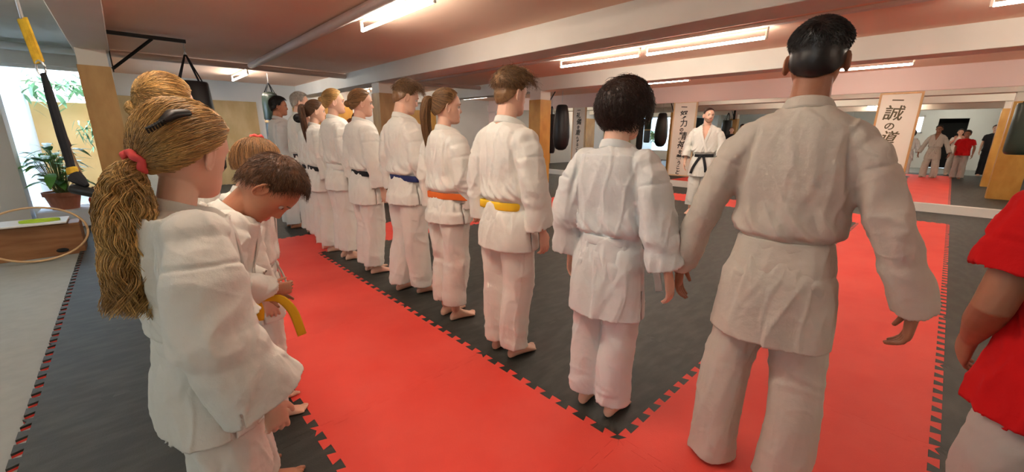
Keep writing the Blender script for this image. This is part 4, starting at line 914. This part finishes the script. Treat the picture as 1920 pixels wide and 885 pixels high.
person('person with curly auburn hair and a dark top, half hidden beyond the line', (2.75, 6.45), R(-20), 1.66, hair(style='pulled', tie=(180, -20), n=700, r=.0016, bun=((180, -25), .06), bcurl=1.5, bn=500), hairmat='h_auburn',
       hs=1.03, fem=True, hem=.88, tz=.08, seed=12, vox=.012, bvox=.007, style='tee', extra=dict(shirt='dark_cloth'), trouser='dark_cloth')
# instructor ---------------------------------------------------------------------------------------
person('bearded instructor with a black belt facing the students', (7.20, 2.87), R(196), 1.79, hair(style='fade', k=.35, L=.012, lift=.2, n=1500, r=.0012), hairmat='h_dark',
       hs=.99, wf=1.02, hem=.66, tz=.17, seed=13, vox=.009, bvox=.0045, cuff=.70, sleeve=1.15, belt='blackbelt', tails=((.05, .27), (-.10, .30)), head=(R(28), 0, 0), skin='skin', beard=True,
       arms={-1: dict(el=(-.03, -.26, 1.15), wr=(.05, -.27, .90)), 1: dict(el=(-.03, .26, 1.15), wr=(.08, .25, .91))}, stance=.11, feet=(20, -14))
# tall man -----------------------------------------------------------------------------------------
person('tall man with a white belt and black fade haircut, back to the viewer', (1.71, .355), R(8), 1.715, hair(style='fade', k=1.05, L=.014, lift=.4, n=5000, r=.0010, mess=.3, rough=.3), hairmat='h_black', skin='skin_deep',
       gi='gi_shaded', belt='gi_shaded', hs=1.0, wf=.95, hem=.64, tz=.035, seed=14, vox=.0062, bvox=.0038, cuff=.92, sleeve=1.0, fold=.85, stance=.13, waist=.93, hipw=1.04, tw=1.1,
       arms={-1: dict(sh=(-.02, -.158, 1.405), el=(-.04, -.275, 1.11), wr=(.03, -.39, .84), hd=(.10, .0, -1), curl=.5), 1: dict(sh=(-.02, .158, 1.405), el=(-.04, .275, 1.11), wr=(.02, .365, .84), hd=(.12, .0, -1))}, head=(0, 0, 0), feet=(12, -10))
# red shirt ----------------------------------------------------------------------------------------
person('student in a red short-sleeved shirt and grey trousers at the right edge', (1.40, -.31), R(14), 1.56, hair(style='short', k=1.1, L=.03, lift=.3, n=1500, r=.0013), hairmat='h_dark', skin='skin_deep',
       hs=1.08, wf=1.0, hem=.86, tz=.06, seed=15, vox=.008, bvox=.0045, style='tee', trouser='grey_trousers', arms={1: dict(el=(-.05, .225, 1.13), wr=(.14, .18, .98)), -1: dict(el=(-.04, -.26, 1.14), wr=(.02, -.27, .90))}, fold=1.1, sleeve=1.05)
# foreground left ----------------------------------------------------------------------------------
gl = person('girl with a long wavy blond ponytail and coral hair tie, nearest at left', (.07, 1.335), R(8), 1.425, hair(style='pulled', k=1.5, tie=(176, -28), n=4200, r=.0010, lift=3, clump=5, rough=1.5, tail=[(-.030, 0, -.025), (-.05, .0, -.07), (-.062, .0, -.15), (-.065, .0, -.26), (-.07, .0, -.36), (-.10, .0, -.45)], tr=[.014, .030, .050, .058, .062, .055], tn=3000, wave=.016, wfreq=24, ncl=90, band='pink', band_r=.024, band_w=.009, band_o=.030), hairmat='h_blond',
       hs=1.22, wf=1.0, df=1.06, hem=.70, tz=.1, seed=16, vox=.0062, bvox=.0038, cuff=.88, sleeve=1.38, fem=True, bend=.10, fold=.9, belt='gi',
       arms={-1: dict(el=(-.02, -.245, 1.07), wr=(.09, -.27, .81), hd=(.12, .03, -1), curl=.45), 1: dict(el=(.03, .175, 1.12), wr=(.12, .13, .92))}, head=(R(26), R(6), 0), stance=.09)
person('bowing boy with short brown hair holding his yellow belt', (.15, 1.68), R(-6), 1.355, hair(style='short', k=1.2, L=.022, lift=.45, n=3600, r=.0009, mess=.3), hairmat='h_brown', skin='skin_tan',
       hs=1.27, wf=.90, hem=.70, tz=.10, seed=17, vox=.0075, bvox=.004, belt='yellow', bend=.5, cuff=.75, arms={-1: dict(el=(.02, -.20, 1.15), wr=(.19, -.06, 1.04), hd=(.8, .3, -.1), th=(0, .3, 1), curl=.9), 1: dict(el=(.02, .2, 1.14), wr=(.18, .10, 1.02))},
       head=(R(-12), R(34), 0), neckf=.02, stance=.09, tails=((.04, .16),), extra=dict(fx={-1: .06, 1: -.03}, tref=(0, 1, 0), tails=[[(.15, -.04, 1.0), (.24, -.06, .99), (.29, -.07, .90), (.31, -.08, .77)]]))
person('small girl with red bobbles in her tied-up light hair beyond the boy', (.33, 2.08), 0, 1.335, hair(style='pulled', tie=(150, 70), n=1500, r=.0012, band='pink', band_r=.024, band_w=.007, band_o=.024, bun=((150, 72), .024), lift=3), hairmat='h_lightbrown',
       hs=1.18, wf=.92, hem=.70, tz=.1, seed=18, vox=.01, bvox=.005, bend=.18, head=(R(-8), R(14), 0), fem=True, belt='gi')
person('taller blond student with hair in two knots, behind the nearest girl', (.17, 2.40), R(5), 1.585, hair(style='pulled', k=1.3, tie=(178, 12), n=2200, r=.0012, bun=((146, -16), .034), bcurl=.8, lift=4), hairmat='h_blond',
       hs=1.14, wf=.92, hem=.70, tz=.1, seed=19, vox=.01, bvox=.005, fem=True, belt='gi', head=(R(32), 0, 0))
# seen in the mirror only --------------------------------------------------------------------------
person('person with dark hair holding up both hands, visible only in the mirror', (-.34, -.16), R(2), 1.62, hair(style='pulled', tie=(180, 0), n=500, r=.002, bun=((180, 0), .03)), hairmat='h_dark',
       hs=1.03, fem=True, hem=.82, tz=.06, seed=20, vox=.012, bvox=.006, style='tee', extra=dict(shirt='gi'), trouser='gi_shaded', wf=.92, arms={1: dict(el=(.08, .20, 1.20), wr=(.26, .10, 1.38), hd=(.4, 0, .9), th=(-.3, -1, 0), pn=(1, 0, 0)), -1: dict(el=(.08, -.20, 1.20), wr=(.26, -.10, 1.38), hd=(.4, 0, .9), th=(-.3, 1, 0), pn=(1, 0, 0))})
person('person in black shirt and black trousers, reflected at the right of the mirror', (-.75, -.98), R(10), 1.76, hair(style='short', n=500, r=.002, L=.02), hairmat='h_dark',
       hs=1.0, hem=.86, tz=.05, seed=21, vox=.012, bvox=.006, style='tee', extra=dict(shirt='dark_cloth'), trouser='dark_cloth')
# hair claw on the nearest girl
body, XH, S_ = gl
gg = G(); c = ell(dirv(R(-142), R(24))[None], np.array([.028]))[0]; fr = frame(c, (-.75, -.12, -.55), (-.4, -.8, .3), (-.3, -.6, .6))
gg.tube([fr(((-.045, 0, 0),))[0], fr(((-.01, 0, .012),))[0], fr(((.02, 0, .010),))[0]], [(.010, .014), (.013, .016), (.007, .011)], 12)
for k in range(7): gg.tube([fr(((.014+k*.008, .009, .008),))[0], fr(((.016+k*.008, 0, .013),))[0], fr(((.014+k*.008, -.009, .004),))[0]], [.0024]*3, 8)
v, f = gg.data(); new_mesh_obj('hair_claw', XH(v)*S_, f, M['metal_dark'], body, True)
